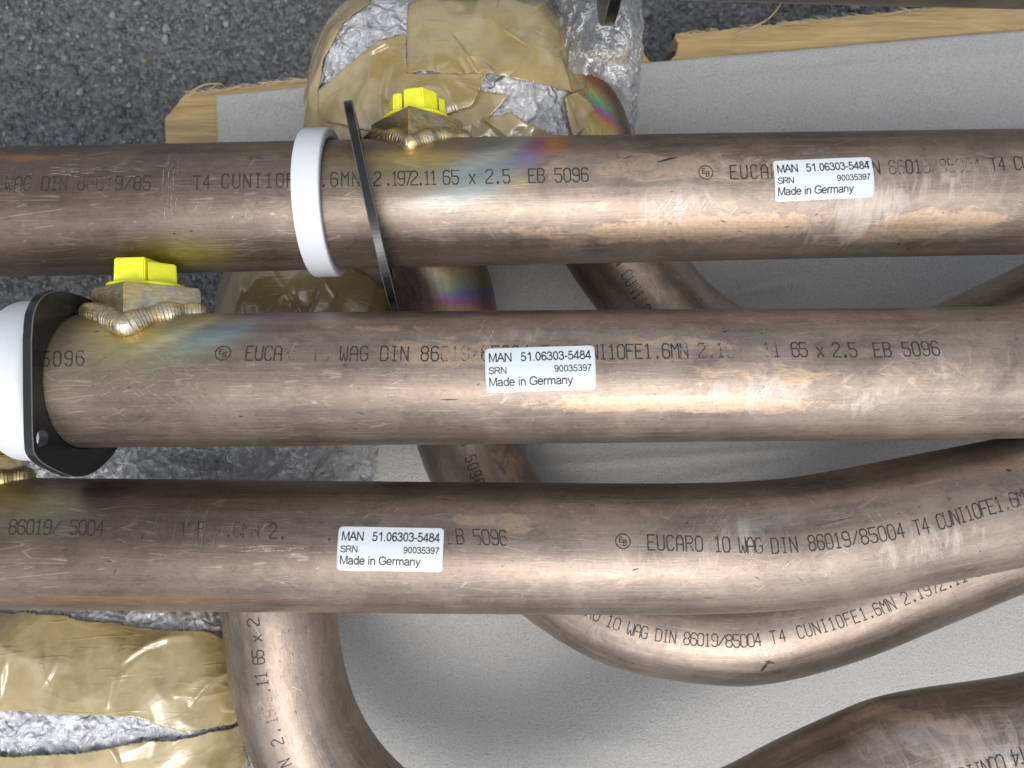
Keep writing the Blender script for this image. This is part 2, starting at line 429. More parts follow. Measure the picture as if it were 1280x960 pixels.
def make_stones():
    ico = bmesh.new(); bmesh.ops.create_icosphere(ico, subdivisions=1, radius=1)
    bv = np.array([v.co[:] for v in ico.verts]); bf = np.array([[v.index for v in f.verts] for f in ico.faces]); ico.free()
    N = 15000
    c = np.stack([rng.uniform(-0.56, 0.40, N), rng.uniform(-0.05, 0.42, N)], -1)
    keep = (c[:, 0] < -0.05) | (c[:, 1] > 0.27)
    c = c[keep]; N = len(c)
    size = 0.0007 + 0.0016 * rng.random(N) ** 2.2 + (rng.random(N) > 0.97) * rng.uniform(0.001, 0.0028, N)
    V = bv[None] * (1 + 0.35 * rng.normal(size=(N, len(bv), 1)) * 0.6)
    V = V * size[:, None, None] * np.stack([rng.uniform(0.7, 1.7, N), rng.uniform(0.7, 1.2, N), rng.uniform(0.35, 0.75, N)], -1)[:, None]
    a = rng.uniform(0, 6.28, N); ca, sa = np.cos(a)[:, None], np.sin(a)[:, None]
    x = V[..., 0] * ca - V[..., 1] * sa; y = V[..., 0] * sa + V[..., 1] * ca
    V = np.stack([x + c[:, :1], y + c[:, 1:], V[..., 2] + 0.0006 + size[:, None] * 0.1], -1).reshape(-1, 3)
    Fc = (bf[None] + (np.arange(N) * len(bv))[:, None, None]).reshape(-1, 3)
    me = bpy.data.meshes.new('asphalt_aggregate')
    me.vertices.add(len(V)); me.vertices.foreach_set('co', V.astype(np.float32).ravel())
    me.loops.add(len(Fc) * 3); me.loops.foreach_set('vertex_index', Fc.astype(np.int32).ravel())
    me.polygons.add(len(Fc)); me.polygons.foreach_set('loop_start', np.arange(0, len(Fc) * 3, 3, dtype=np.int32))
    me.update(calc_edges=True)
    g = 0.09 + 0.24 * rng.random(N) ** 2.0; g[rng.random(N) > 0.985] = 0.30
    col = np.stack([g * 0.96, g, g * 1.04], -1)
    yel = rng.random(N) > 0.9985; col[yel] = (0.30, 0.24, 0.06)
    vcol(me, 'tint', np.repeat(col, len(bv), 0))
    o = link('asphalt_aggregate', me, None, M['stone']); tag(o, kind='stuff')
make_stones()

# ---------------------------------------------------------------- pallet
def catmull(pts, k):
    P = [pts[0] * 2 - pts[1]] + list(pts) + [pts[-1] * 2 - pts[-2]]
    out = []
    for i in range(1, len(P) - 2):
        for j in range(k):
            t = j / k; a, b, c, d = P[i - 1], P[i], P[i + 1], P[i + 2]
            out.append(0.5 * ((2 * b) + (c - a) * t + (2 * a - 5 * b + 4 * c - d) * t * t + (3 * b - a - 3 * c + d) * t ** 3))
    out.append(pts[-1]); return out
DF = 0.530           # depth of the foam surface
pallet = thing('wooden_pallet', wp(700, 480, 0.66), 'rough sawn pale wooden pallet on the asphalt under the foam sheet', 'pallet')
def plank(poly, d, th, seed=0, rough=0.0012):
    pts = []
    n = len(poly)
    for k in range(n):
        a = wp(*poly[k], d); b = wp(*poly[(k + 1) % n], d)
        L = (b - a).length; m = max(1, int(L / 0.0022))
        for i in range(m):
            p = a.lerp(b, i / m)
            nz = (b - a).cross(Vector((0, 0, 1))).normalized()
            w = noise(np.array([p.x * 90, p.y * 90, seed + 0.5])) * rough + noise(np.array([p.x * 500, p.y * 400, seed + 3.5])) * rough * 0.7
            pts.append(p + nz * float(w))
    bm = bmesh.new()
    top = [bm.verts.new(p) for p in pts]
    lo = [bm.verts.new(p - Vector((0, 0, th))) for p in pts]
    bm.faces.new(top); bm.faces.new(lo[::-1])
    for k in range(len(pts)):
        bm.faces.new((top[k], lo[k], lo[(k + 1) % len(pts)], top[(k + 1) % len(pts)]))
    bmesh.ops.recalc_face_normals(bm, faces=bm.faces)
    bmesh.ops.bevel(bm, geom=[e for e in bm.edges if all(v in set(top) for v in e.verts)] , offset=0.0007, segments=1, affect='EDGES')
    me = bpy.data.meshes.new('plank'); bm.to_mesh(me); bm.free()
    return link('plank', me, pallet, M['wood'])
DPL = DF + 0.006
plank([(207, 235), (207, 147), (232, 118), (385, 98), (600, 76), (740, 62), (801, 55), (806, 64), (811, 73), (818, 78), (826, 79), (836, 76), (844, 68), (847, 58), (845, 43), (1060, 19), (1420, -14), (1420, 235)], DPL, 0.020, 1)
def bark():
    # the dark waney inside of the notch
    pts = [(811, 74), (818, 79.5), (826, 80.5), (837, 77), (845.5, 69), (848.5, 58), (847, 44)]
    P = np.zeros((49, 9, 3)); c = catmull([Vector((x, y, 0)) for x, y in pts], 8)
    for i, q in enumerate(c[:49]):
        for j in range(9):
            t = j / 8; r = 1 + 0 * t; p = wp(q.x - 9 * t * (0.4 + 0.6 * i / 48), q.y - 3 * t, DPL + 0.001 + 0.019 * t)
            P[i, j] = tuple(p)
    P += (noise(P * 260) * 0.0009)[..., None]
    me = grid_mesh('bark_edge', P); o = link('bark_edge', me, pallet, simple('dark_bark', (0.075, 0.035, 0.015), 0.8, vary=0.6, nscale=300, bdist=0.001))
    md = o.modifiers.new('thickness', 'SOLIDIFY'); md.thickness = 0.0015
bark()
plank([(340, 420), (340, 520), (1420, 470), (1420, 360)], DPL, 0.018, 3)
plank([(340, 620), (340, 720), (1420, 690), (1420, 590)], DPL, 0.018, 4)
plank([(255, 860), (262, 990), (1420, 960), (1420, 800)], DPL, 0.018, 5)
def box_obj(name, c, s, mat, parent, bev=0.001):
    bm = bmesh.new(); bmesh.ops.create_cube(bm, size=1)
    bmesh.ops.scale(bm, vec=s, verts=bm.verts); bmesh.ops.translate(bm, vec=c, verts=bm.verts)
    bmesh.ops.bevel(bm, geom=list(bm.edges), offset=bev, segments=1, affect='EDGES')
    me = bpy.data.meshes.new(name); bm.to_mesh(me); bm.free()
    return link(name, me, parent, mat)
zt = H - DPL - 0.0205
for bx_ in (-0.12, 0.12, 0.43):
    box_obj('stringer', (bx_, -0.02, zt - 0.009), (0.09, 0.50, 0.017), M['wood'], pallet)
    for by in (-0.22, -0.02, 0.19):
        box_obj('block', (bx_, by, (zt - 0.018) / 2), (0.085, 0.09, zt - 0.022), M['wood'], pallet)
# fibres torn up along the sawn edges
def strand(points, r, name, parent, mat, n=5):
    P = np.array(catmull([Vector(p) for p in points], 8)); bm = bmesh.new(); rings = []
    for i in range(len(P)):
        t = Vector(P[min(i + 1, len(P) - 1)] - P[max(i - 1, 0)]).normalized()
        a = t.orthogonal().normalized(); b = t.cross(a)
        rr = r * (1 - 0.7 * i / len(P))
        rings.append([bm.verts.new(Vector(P[i]) + (a * math.cos(k * 6.283 / n) + b * math.sin(k * 6.283 / n)) * rr) for k in range(n)])
    for i in range(len(P) - 1):
        for k in range(n): bm.faces.new((rings[i][k], rings[i + 1][k], rings[i + 1][(k + 1) % n], rings[i][(k + 1) % n]))
    bm.faces.new(rings[0][::-1]); bm.faces.new(rings[-1])
    me = bpy.data.meshes.new(name); bm.to_mesh(me); bm.free(); smooth(me)
    return link(name, me, parent, mat)
def fibres():
    V, Fc = [], []
    def fib(x, y, dx, dy, d, w):
        a = wp(x, y, d); b = wp(x + dx, y + dy, d - 0.002); m = (a + b) / 2 + Vector((0, 0, 0.002 * random.random()))
        nrm = Vector((-(b - a).y, (b - a).x, 0)).normalized() * w
        k = len(V); V.extend([a - nrm, a + nrm, m - nrm * 0.7, m + nrm * 0.7, b, a - Vector((0, 0, w * 2)), m - Vector((0, 0, w))])
        Fc.extend([(k, k + 2, k + 3, k + 1), (k + 2, k + 4, k + 3), (k, k + 5, k + 6, k + 2), (k + 1, k + 3, k + 6, k + 5), (k + 2, k + 6, k + 4), (k + 3, k + 4, k + 6)])
    for k in range(230):
        if random.random() < 0.4: x = random.uniform(235, 385); y = 118 - (x - 232) * 0.131
        else: x = random.uniform(846, 1290); y = 43 - (x - 846) * 0.1
        fib(x, y + random.uniform(-1, 3), random.uniform(8, 26) * random.choice((-1, 1, 1)), random.uniform(-5, 2), DPL - 0.0004, random.uniform(0.0002, 0.0005))
    me = mesh_from('torn_fibres', V, Fc, False)
    o = link('torn_fibres', me, pallet, M['straw']); o['kind'] = 'stuff'
fibres()
strand([wp(918, 44, DPL - .001), wp(945, 32, DPL - .006), wp(962, 22, DPL - .012), wp(975, 6, DPL - .02), wp(980, -8, DPL - .03)], 0.0010, 'splinter', pallet, M['straw'])
strand([wp(240, 114, DPL - .001), wp(256, 106, DPL - .004), wp(275, 105, DPL - .004), wp(283, 110, DPL - .001)], 0.0007, 'splinter', pallet, M['straw'])
strand([wp(262, 112, DPL - .001), wp(274, 104, DPL - .007), wp(281, 109, DPL - .003)], 0.0005, 'splinter', pallet, M['straw'])
strand([wp(1238, 8, DPL - .001), wp(1262, 2, DPL - .004), wp(1284, -8, DPL - .010)], 0.0006, 'splinter', pallet, M['straw'])

# ---------------------------------------------------------------- foam sheet
def make_foam():
    n, m = 300, 240
    u = np.linspace(0, 1, n)[:, None] * np.ones((1, m)); v = np.ones((n, 1)) * np.linspace(0, 1, m)[None]
    # edges of the sheet in photo pixels, at foam depth
    xl = 270 + 40 * (1 - v); xr = 1400
    x = xl + (xr - xl) * u
    ytop = np.interp(x, [270, 385, 600, 790, 1000, 1280, 1400], [119, 108, 95, 80, 62, 38, 26])
    y = 1020 + (ytop - 1020) * v
    d = DF
    X = (x - 640) * d / F; Y = (480 - y) * d / F
    q = np.stack([X, Y, X * 0], -1)
    Z = H - d + fbm(q * np.array([9, 14, 1]), 2) * 0.0011
    # soft folds (photo pixels): ridge lines
    def ridge(x1, y1, x2, y2, w, h):
        nonlocal Z
        dx, dy = x2 - x1, y2 - y1; L = math.hypot(dx, dy)
        t = np.clip(((x - x1) * dx + (y - y1) * dy) / L ** 2, 0, 1)
        dist = np.hypot(x - x1 - t * dx, y - y1 - t * dy)
        Z = Z + h * np.exp(-(dist / w) ** 2) * np.sin(np.pi * np.clip(t, 0.0, 1)) ** 0.4
    ridge(760, 112, 1080, 84, 5, 0.0022); ridge(1000, 88, 1400, 58, 5, 0.0016)
    ridge(905, 372, 1010, 352, 4, 0.0025); ridge(640, 585, 1010, 560, 5, 0.0015)
    ridge(480, 900, 900, 940, 14, 0.0007); ridge(300, 135, 380, 128, 3, 0.002)
    ridge(650, 640, 1000, 575, 6, 0.0012)
    me = grid_mesh('foam_sheet', np.stack([X, Y, Z], -1))
    me.flip_normals() if me.polygons[0].normal.z < 0 else None
    o = link('foam_sheet', me, None, M['foam'])
    s = o.modifiers.new('thickness', 'SOLIDIFY'); s.thickness = 0.003; s.offset = -1
    tag(o, 'pale grey packing foam sheet spread on the wooden pallet under all the pipes', 'foam sheet')
make_foam()
# ---------------------------------------------------------------- tubes
R = 0.0325
class Tube:
    def __init__(s, ctrl, step=0.0012, k=24, raw=False):
        pts = [wp(*c) for c in ctrl]
        P = np.array([tuple(p) for p in (catmull(pts, k) if not raw else pts)])
        L = np.concatenate([[0], np.cumsum(np.linalg.norm(np.diff(P, axis=0), axis=1))])
        n = int(L[-1] / step); s.s = np.linspace(0, L[-1], n)
        s.P = np.stack([np.interp(s.s, L, P[:, i]) for i in range(3)], -1)
        if not raw:
            for _ in range(30):
                s.P[1:-1] = 0.25 * s.P[:-2] + 0.5 * s.P[1:-1] + 0.25 * s.P[2:]
        T = np.gradient(s.P, axis=0); s.T = T / np.linalg.norm(T, axis=1)[:, None]
        Z = np.array([0, 0, 1.0]); U = Z - (s.T @ Z)[:, None] * s.T
        s.U = U / np.linalg.norm(U, axis=1)[:, None]; s.S = np.cross(s.U, s.T)
    def at(s, q, arc, off=0.0):
        q = np.asarray(q, float); th = np.asarray(arc, float) / R
        f = lambda A: np.stack([np.interp(q, s.s, A[:, i]) for i in range(3)], -1)
        P, U, S = f(s.P), f(s.U), f(s.S)
        off = np.asarray(off, float)[..., None]
        return P + (R + off) * (np.cos(th)[..., None] * U + np.sin(th)[..., None] * S)
    def find(s, x, y):
        "surface coordinates of the point seen at photo pixel x, y"
        th = np.radians(np.arange(-80, 81, 1.0)); st = max(1, len(s.s) // 900)
        ss = s.s[::st]; A, B = np.meshgrid(ss, th * R, indexing='ij')
        px, py = topx(s.at(A, B)); D = (px - x) ** 2 + (py - y) ** 2
        i = np.unravel_index(D.argmin(), D.shape); return A[i], B[i]
    def mesh(s, name, heat=(), orange=(), white=(), dark=(), nseg=112, every=1):
        th = np.linspace(-math.pi, math.pi, nseg, endpoint=False)
        ss = s.s[::every]
        A, B = np.meshgrid(ss, th * R, indexing='ij')
        P = s.at(A, B)
        uv = np.stack([A, B], -1)
        me = grid_mesh(name, P, closed=2 * math.pi * R, uv=uv)
        px, py = topx(P); up = (np.cos(B / R) > -0.35)
        def blob(b):
            x, y, sx, sy, rot = b[:5]; c, sn = math.cos(math.radians(rot)), math.sin(math.radians(rot))
            dx, dy = px - x, py - y; a_ = dx * c - dy * sn; b_ = dx * sn + dy * c
            return np.exp(-((a_ / sx) ** 2 + (b_ / sy) ** 2)) * up
        tint = np.zeros(P.shape[:2] + (3,)) + 0.3; alpha = np.zeros(P.shape[:2])
        for b in heat:
            w = blob(b) * b[6]; tot = alpha + w * (1 - alpha)
            k = (w / np.maximum(tot, 1e-6))[..., None]
            tint = tint * (1 - k) + np.array(b[5]) * k; alpha = tot
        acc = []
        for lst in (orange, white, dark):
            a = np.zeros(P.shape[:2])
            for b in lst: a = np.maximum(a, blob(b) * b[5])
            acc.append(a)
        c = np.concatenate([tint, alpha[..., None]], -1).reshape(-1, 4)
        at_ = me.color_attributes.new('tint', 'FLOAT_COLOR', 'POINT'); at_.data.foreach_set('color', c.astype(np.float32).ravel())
        vcol(me, 'wear_shade', np.stack(acc, -1).reshape(-1, 3))
        return me

# ---- stencil lettering, chamfered strokes on a 4 x 6 cell
G = {
 '0': [[(1,0),(3,0),(4,1),(4,5),(3,6),(1,6),(0,5),(0,1),(1,0)]],
 '1': [[(0.8,5),(2,6),(2,0)],[(0.8,0),(3.2,0)]],
 '2': [[(0,5),(1,6),(3,6),(4,5),(4,4),(0,1),(0,0),(4,0)]],
 '3': [[(0,5),(1,6),(3,6),(4,5),(4,4),(3,3),(1.5,3)],[(3,3),(4,2),(4,1),(3,0),(1,0),(0,1)]],
 '4': [[(3,0),(3,6),(0,2),(4,2)]],
 '5': [[(4,6),(0,6),(0,3.4),(3,3.4),(4,2.6),(4,1),(3,0),(1,0),(0,1)]],
 '6': [[(4,5.2),(3,6),(1,6),(0,5),(0,1),(1,0),(3,0),(4,1),(4,2.5),(3,3.4),(0.6,3.4)]],
 '7': [[(0,6),(4,6),(4,5),(1.5,0)]],
 '8': [[(1,3.2),(0,4),(0,5),(1,6),(3,6),(4,5),(4,4),(3,3.2),(1,3.2),(0,2.3),(0,1),(1,0),(3,0),(4,1),(4,2.3),(3,3.2)]],
 '9': [[(0,0.8),(1,0),(3,0),(4,1),(4,5),(3,6),(1,6),(0,5),(0,3.6),(1,2.7),(4,2.7)]],
 '.': [[(1.7,0),(2.3,0),(2.3,0.6),(1.7,0.6),(1.7,0)]], '/': [[(0,0.5),(4,5.5)]],
 'x': [[(0.3,0),(3.7,4)],[(0.3,4),(3.7,0)]], ' ': [],
 'A': [[(0,0),(0,4.5),(1.2,6),(2.8,6),(4,4.5),(4,0)],[(0,2.6),(4,2.6)]],
 'B': [[(0,0),(0,6),(3,6),(4,5.2),(4,4),(3,3.2),(0,3.2)],[(3,3.2),(4,2.3),(4,1),(3,0),(0,0)]],
 'C': [[(4,5),(3,6),(1,6),(0,5),(0,1),(1,0),(3,0),(4,1)]],
 'D': [[(0,0),(0,6),(3,6),(4,5),(4,1),(3,0),(0,0)]],
 'E': [[(4,6),(0,6),(0,0),(4,0)],[(0,3.1),(3,3.1)]],
 'F': [[(4,6),(0,6),(0,0)],[(0,3.1),(3,3.1)]],
 'G': [[(4,5),(3,6),(1,6),(0,5),(0,1),(1,0),(3,0),(4,1),(4,2.8),(2.3,2.8)]],
 'I': [[(2,0),(2,6)],[(1,0),(3,0)],[(1,6),(3,6)]],
 'M': [[(0,0),(0,6),(2,3.6),(4,6),(4,0)]], 'N': [[(0,0),(0,6),(4,0),(4,6)]],
 'O': [[(1,0),(3,0),(4,1),(4,5),(3,6),(1,6),(0,5),(0,1),(1,0)]],
 'R': [[(0,0),(0,6),(3,6),(4,5),(4,4),(3,3.1),(0,3.1)],[(2,3.1),(4,0)]],
 'T': [[(0,6),(4,6)],[(2,6),(2,0)]], 'U': [[(0,6),(0,1),(1,0),(3,0),(4,1),(4,6)]],
 'W': [[(0,6),(0,0.5),(1,0),(2,2.6),(3,0),(4,0.5),(4,6)]],
}
CH, CW, ADV = 0.0068, 0.0031, 0.00425
FULL = 'EUCARO 10 WAG DIN 86019/85004 T4 CUNI10FE1.6MN 2.1972.11 65 x 2.5  EB 5096'
def ink(tube, text, anchors, parent, fades=(), logos=(), w=0.00062, ch=CH, lean=0.0):
    """anchors: [(char index, photo x, photo y), ...] - the print follows the tube between them"""
    A = [(i, *tube.find(x, y)) for i, x, y in anchors]
    idx = np.array([a[0] for a in A], float); ss = np.array([a[1] for a in A]); aa = np.array([a[2] for a in A])
    V, Fc, UV, FD = [], [], [], []
    def line(pts, s0, a0, sx, sy, fd, slope=0.0, lw=None):
        wq = lw or w
        for (x1, y1), (x2, y2) in zip(pts[:-1], pts[1:]):
            p = np.array([x1 * sx, y1 * sy]); q = np.array([x2 * sx, y2 * sy]); L = np.linalg.norm(q - p)
            if L < 1e-9: continue
            d = (q - p) / L; nn = np.array([-d[1], d[0]]) * wq / 2; p = p - d * wq * 0.4; q = q + d * wq * 0.4
            m = max(1, int(L / 0.0012)) + 1; k = len(V)
            for i in range(m + 1):
                c = p + (q - p) * i / m
                jw = 0.8 + 0.4 * random.random()
                for sg in (1, -1):
                    e = c + nn * sg * jw; e = (s0 + e[0], a0 + e[1] + slope * e[0])
                    V.append(tuple(tube.at(e[0], e[1], 0.00013))); UV.append(e); FD.append(fd)
            for i in range(m): Fc.append((k + 2 * i, k + 2 * i + 1, k + 2 * i + 3, k + 2 * i + 2))
    def ex(v, i):      # linear extrapolation past the anchors
        if i < idx[0]: return v[0] + (i - idx[0]) * (v[1] - v[0]) / (idx[1] - idx[0])
        if i > idx[-1]: return v[-1] + (i - idx[-1]) * (v[-1] - v[-2]) / (idx[-1] - idx[-2])
        return float(np.interp(i, idx, v))
    def put(chs, i):
        s0, a0 = ex(ss, i), ex(aa, i)
        x, y = topx(np.array(tube.at(s0, a0)))
        fd = 0.0
        for f in fades:
            if f[0] <= x <= f[1]: fd = max(fd, f[2])
        for g in G[chs]: line([(x + lean * (y - 3) * ch / CW / 6 * 4, y) for x, y in g], s0, a0 - ch / 2, CW / 4, ch / 6, fd + 0.12 * random.random())
    for k, chs in enumerate(text): put(chs, k)
    for i in logos:
        s0, a0 = ex(ss, i), ex(aa, i); rr = 0.0034
        oc = [(rr * math.cos(k * math.pi / 8 + .2), rr * math.sin(k * math.pi / 8 + .2)) for k in range(17)]
        line(oc, s0, a0, 1, 1, 0.05, lw=0.00048)
        for g in G['E']: line([(x - 4.9, y - 1.1) for x, y in g], s0, a0, 0.00034, 0.00040, 0.1, lw=0.00042)
        for g in G['B']: line([(x + 0.4, y - 5.0) for x, y in g], s0, a0, 0.00034, 0.00040, 0.1, lw=0.00042)
    me = bpy.data.meshes.new('printed_marking'); me.from_pydata(V, [], Fc)
    U = me.uv_layers.new(name='UVMap'); vi = np.zeros(len(me.loops), int); me.loops.foreach_get('vertex_index', vi)
    U.data.foreach_set('uv', np.array(UV, np.float32)[vi].ravel())
    at_ = me.attributes.new('fade', 'FLOAT', 'POINT'); at_.data.foreach_set('value', np.array(FD, np.float32))
    smooth(me)
    return link('printed_marking', me, parent, M['ink'])

def _ell(cx, cy, rx, ry, n=20): return [(cx + rx * math.cos(k * 2 * math.pi / n + 1.6), cy + ry * math.sin(k * 2 * math.pi / n + 1.6)) for k in range(n + 1)]
_six = [(.48,.76),(.43,.88),(.33,.95),(.22,.92),(.12,.80),(.08,.62),(.07,.40),(.10,.2),(.18,.08),(.29,.04),(.40,.09),(.47,.2),(.48,.34),(.43,.48),(.33,.56),(.22,.54),(.12,.44),(.08,.34)]
AR = {          # plain sans lettering: advance width and strokes, cap height 1
 ' ': (.28, []), '.': (.28, [[(.08,.055),(.20,.055)]]), '-': (.34, [[(.04,.36),(.30,.36)]]),
 'M': (.80, [[(.08,0),(.08,.94),(.12,.94),(.40,.06),(.68,.94),(.72,.94),(.72,0)]]), 'A': (.70, [[(.02,0),(.33,.95),(.37,.95),(.68,0)],[(.14,.36),(.56,.36)]]),
 'N': (.72, [[(.08,0),(.08,.94),(.12,.94),(.60,.06),(.64,.06),(.64,1)]]),
 'S': (.68, [[(.61,.72),(.57,.86),(.46,.94),(.32,.95),(.17,.91),(.09,.80),(.09,.70),(.15,.61),(.30,.54),(.46,.49),(.58,.42),(.63,.29),(.60,.15),(.49,.07),(.35,.05),(.19,.08),(.09,.18),(.05,.32)]]),
 'R': (.72, [[(.08,0),(.08,.95),(.44,.95),(.56,.9),(.61,.8),(.61,.68),(.56,.55),(.44,.49),(.10,.49)],[(.36,.49),(.50,.35),(.68,0)]]),
 'G': (.78, [[(.70,.70),(.64,.84),(.53,.93),(.40,.95),(.24,.91),(.11,.76),(.06,.55),(.07,.38),(.13,.2),(.25,.08),(.40,.05),(.56,.08),(.70,.18),(.70,.46),(.41,.46)]]),
 '0': (.56, [_ell(.28,.5,.20,.45)]), '1': (.56, [[(.12,.72),(.24,.80),(.33,.93),(.35,.97),(.36,.90),(.36,0)]]),
 '3': (.56, [[(.06,.74),(.10,.87),(.19,.94),(.30,.94),(.41,.88),(.45,.77),(.42,.63),(.34,.56),(.22,.54)],[(.3,.54),(.42,.49),(.49,.38),(.48,.22),(.41,.1),(.28,.04),(.16,.08),(.08,.16),(.05,.27)]]),
 '4': (.56, [[(.39,0),(.39,.93),(.36,.93),(.05,.30),(.05,.25),(.54,.25)]]),
 '5': (.56, [[(.46,.94),(.15,.94),(.09,.50),(.18,.58),(.29,.60),(.40,.55),(.48,.43),(.48,.27),(.42,.12),(.30,.04),(.18,.05),(.09,.13),(.05,.24)]]),
 '6': (.56, [_six]), '9': (.56, [[(.55 - x, .99 - y) for x, y in _six]]),
 '7': (.56, [[(.05,.93),(.49,.93),(.48,.88),(.36,.72),(.27,.5),(.2,.2),(.18,0)]]), '8': (.56, [_ell(.28,.735,.165,.205), _ell(.28,.285,.215,.24)]),
 'a': (.56, [[(.07,.52),(.13,.64),(.27,.69),(.40,.65),(.45,.54),(.45,.12),(.49,0)],[(.45,.42),(.30,.38),(.15,.35),(.07,.26),(.06,.15),(.13,.06),(.25,.03),(.37,.07),(.45,.18)]]),
 'd': (.56, [[(.47,0),(.47,1)],_ell(.265,.36,.20,.315)]),
 'e': (.56, [[(.06,.37),(.48,.37),(.46,.53),(.38,.65),(.27,.69),(.15,.64),(.07,.52),(.05,.36),(.07,.19),(.15,.08),(.27,.04),(.39,.07),(.47,.18)]]),
 'i': (.23, [[(.11,0),(.11,.71)],[(.11,.88),(.11,1)]]), 'n': (.56, [[(.08,0),(.08,.71)],[(.08,.48),(.14,.61),(.27,.67),(.39,.63),(.45,.53),(.45,0)]]),
 'r': (.34, [[(.08,0),(.08,.71)],[(.08,.48),(.14,.62),(.23,.68),(.32,.65)]]),
 'm': (.83, [[(.08,0),(.08,.71)],[(.08,.48),(.14,.61),(.25,.67),(.36,.63),(.41,.52),(.41,0)],[(.41,.48),(.48,.61),(.58,.67),(.69,.63),(.74,.52),(.74,0)]]),
 'y': (.50, [[(.03,.71),(.25,.05)],[(.47,.71),(.25,.04),(.18,-.14),(.11,-.22),(.03,-.21)]]),
}
def sticker(tube, cx, cy, parent, tilt=0.0, wd=0.0490, hg=0.0203):
    s0, a0 = tube.find(cx, cy); ct, st = math.cos(tilt), math.sin(tilt)
    def mp(x, y, off): return tube.at(s0 + x * ct - y * st, a0 + x * st + y * ct, off)
    r = 0.0016
    ys = np.concatenate([np.linspace(-hg / 2, -hg / 2 + r, 7), np.linspace(-hg / 2 + r, hg / 2 - r, 14)[1:-1], np.linspace(hg / 2 - r, hg / 2, 7)])
    us = np.linspace(-1, 1, 40)
    e = np.maximum(0, np.abs(ys) - (hg / 2 - r)); hw = wd / 2 - r + np.sqrt(np.maximum(0, r * r - e * e))
    X = us[:, None] * hw[None]; Y = np.ones((len(us), 1)) * ys[None]
    lift = 0.00022 + 0.00012 * noise(np.stack([X * 60, Y * 60, X * 0 + cx * 0.1], -1))
    P = mp(X, Y, lift)
    me = grid_mesh('sticker', P)
    lab = link('sticker', me, parent, M['paper'])
    md = lab.modifiers.new('thickness', 'SOLIDIFY'); md.thickness = 0.00012; md.offset = -1
    V, Fc = [], []
    def word(txt, x0, x1, ytop, ybot):
        tot = sum(AR[c][0] for c in txt); ch_ = (ybot - ytop) * hg; sx = (x1 - x0) * wd / tot; th = ch_ * 0.062; x = (x0 - 0.5) * wd
        for c in txt:
            for pl in AR[c][1]:
                q = np.array([(x + a * sx, (0.5 - ybot) * hg + b * ch_) for a, b in pl])
                d = np.diff(q, axis=0); d /= np.maximum(np.linalg.norm(d, axis=1), 1e-9)[:, None]
                t_ = np.concatenate([d[:1], d[:-1] + d[1:], d[-1:]]); ln_ = np.linalg.norm(t_, axis=1)[:, None]
                m_ = np.concatenate([[1.0], 2 / np.maximum(ln_[1:-1, 0], 1.0), [1.0]])
                nn = np.stack([-t_[:, 1], t_[:, 0]], -1) / ln_ * (th * np.minimum(m_, 1.7))[:, None]
                q[0] -= d[0] * (0 if len(pl) > 5 else th * 0.0); k = len(V)
                for p_, n_ in zip(q, nn):
                    for e in (p_ + n_, p_ - n_): V.append(tuple(mp(e[0], e[1], 0.00045)))
                for i in range(len(q) - 1): Fc.append((k + 2 * i, k + 2 * i + 1, k + 2 * i + 3, k + 2 * i + 2))
            x += AR[c][0] * sx
    word('MAN', 0.035, 0.245, 0.125, 0.325); word('51.06303-5484', 0.325, 0.965, 0.125, 0.325)
    word('SRN', 0.03, 0.195, 0.44, 0.585); word('90035397', 0.625, 0.965, 0.44, 0.585)
    word('Made in Germany', 0.03, 0.79, 0.665, 0.855)
    me = mesh_from('printed_text', V, Fc, False)
    o = link('printed_text', me, None, M['toner']); o.parent = lab
    return lab
def scratches(tube, spec, parent, name='scratch_marks', mat=None):
    "spec: (x, y, count, spread x, spread y, direction degrees, length px, width m)"
    V, Fc = [], []
    for x, y, n, sx, sy, ang, ln, w in spec:
        w = w * 0.75
        for _ in range(n):
            a = math.radians(ang + random.gauss(0, 7)); L = ln * random.uniform(0.4, 1.3)
            x0, y0 = x + random.gauss(0, sx), y + random.gauss(0, sy)
            s0, a0 = tube.find(x0, y0); m = 7
            Lm = L * 0.35 / F; bend = random.gauss(0, 0.06); ww = w * random.uniform(0.4, 1.1); k = len(V)
            for i in range(m + 1):
                t = i / m - 0.5; cx_, cy_ = math.cos(a + bend * t), math.sin(a + bend * t)
                wl_ = ww * (1 - (2 * t) ** 2) * 0.5 + 0.00003
                for sg in (1, -1):
                    V.append(tuple(tube.at(s0 + cx_ * t * Lm - cy_ * wl_ * sg, a0 + cy_ * t * Lm + cx_ * wl_ * sg, 0.00009)))
            for i in range(m): Fc.append((k + 2 * i, k + 2 * i + 1, k + 2 * i + 3, k + 2 * i + 2))
    me = mesh_from(name, V, Fc)
    o = link(name, me, parent, mat or M['scratch']); o['kind'] = 'stuff'; return o

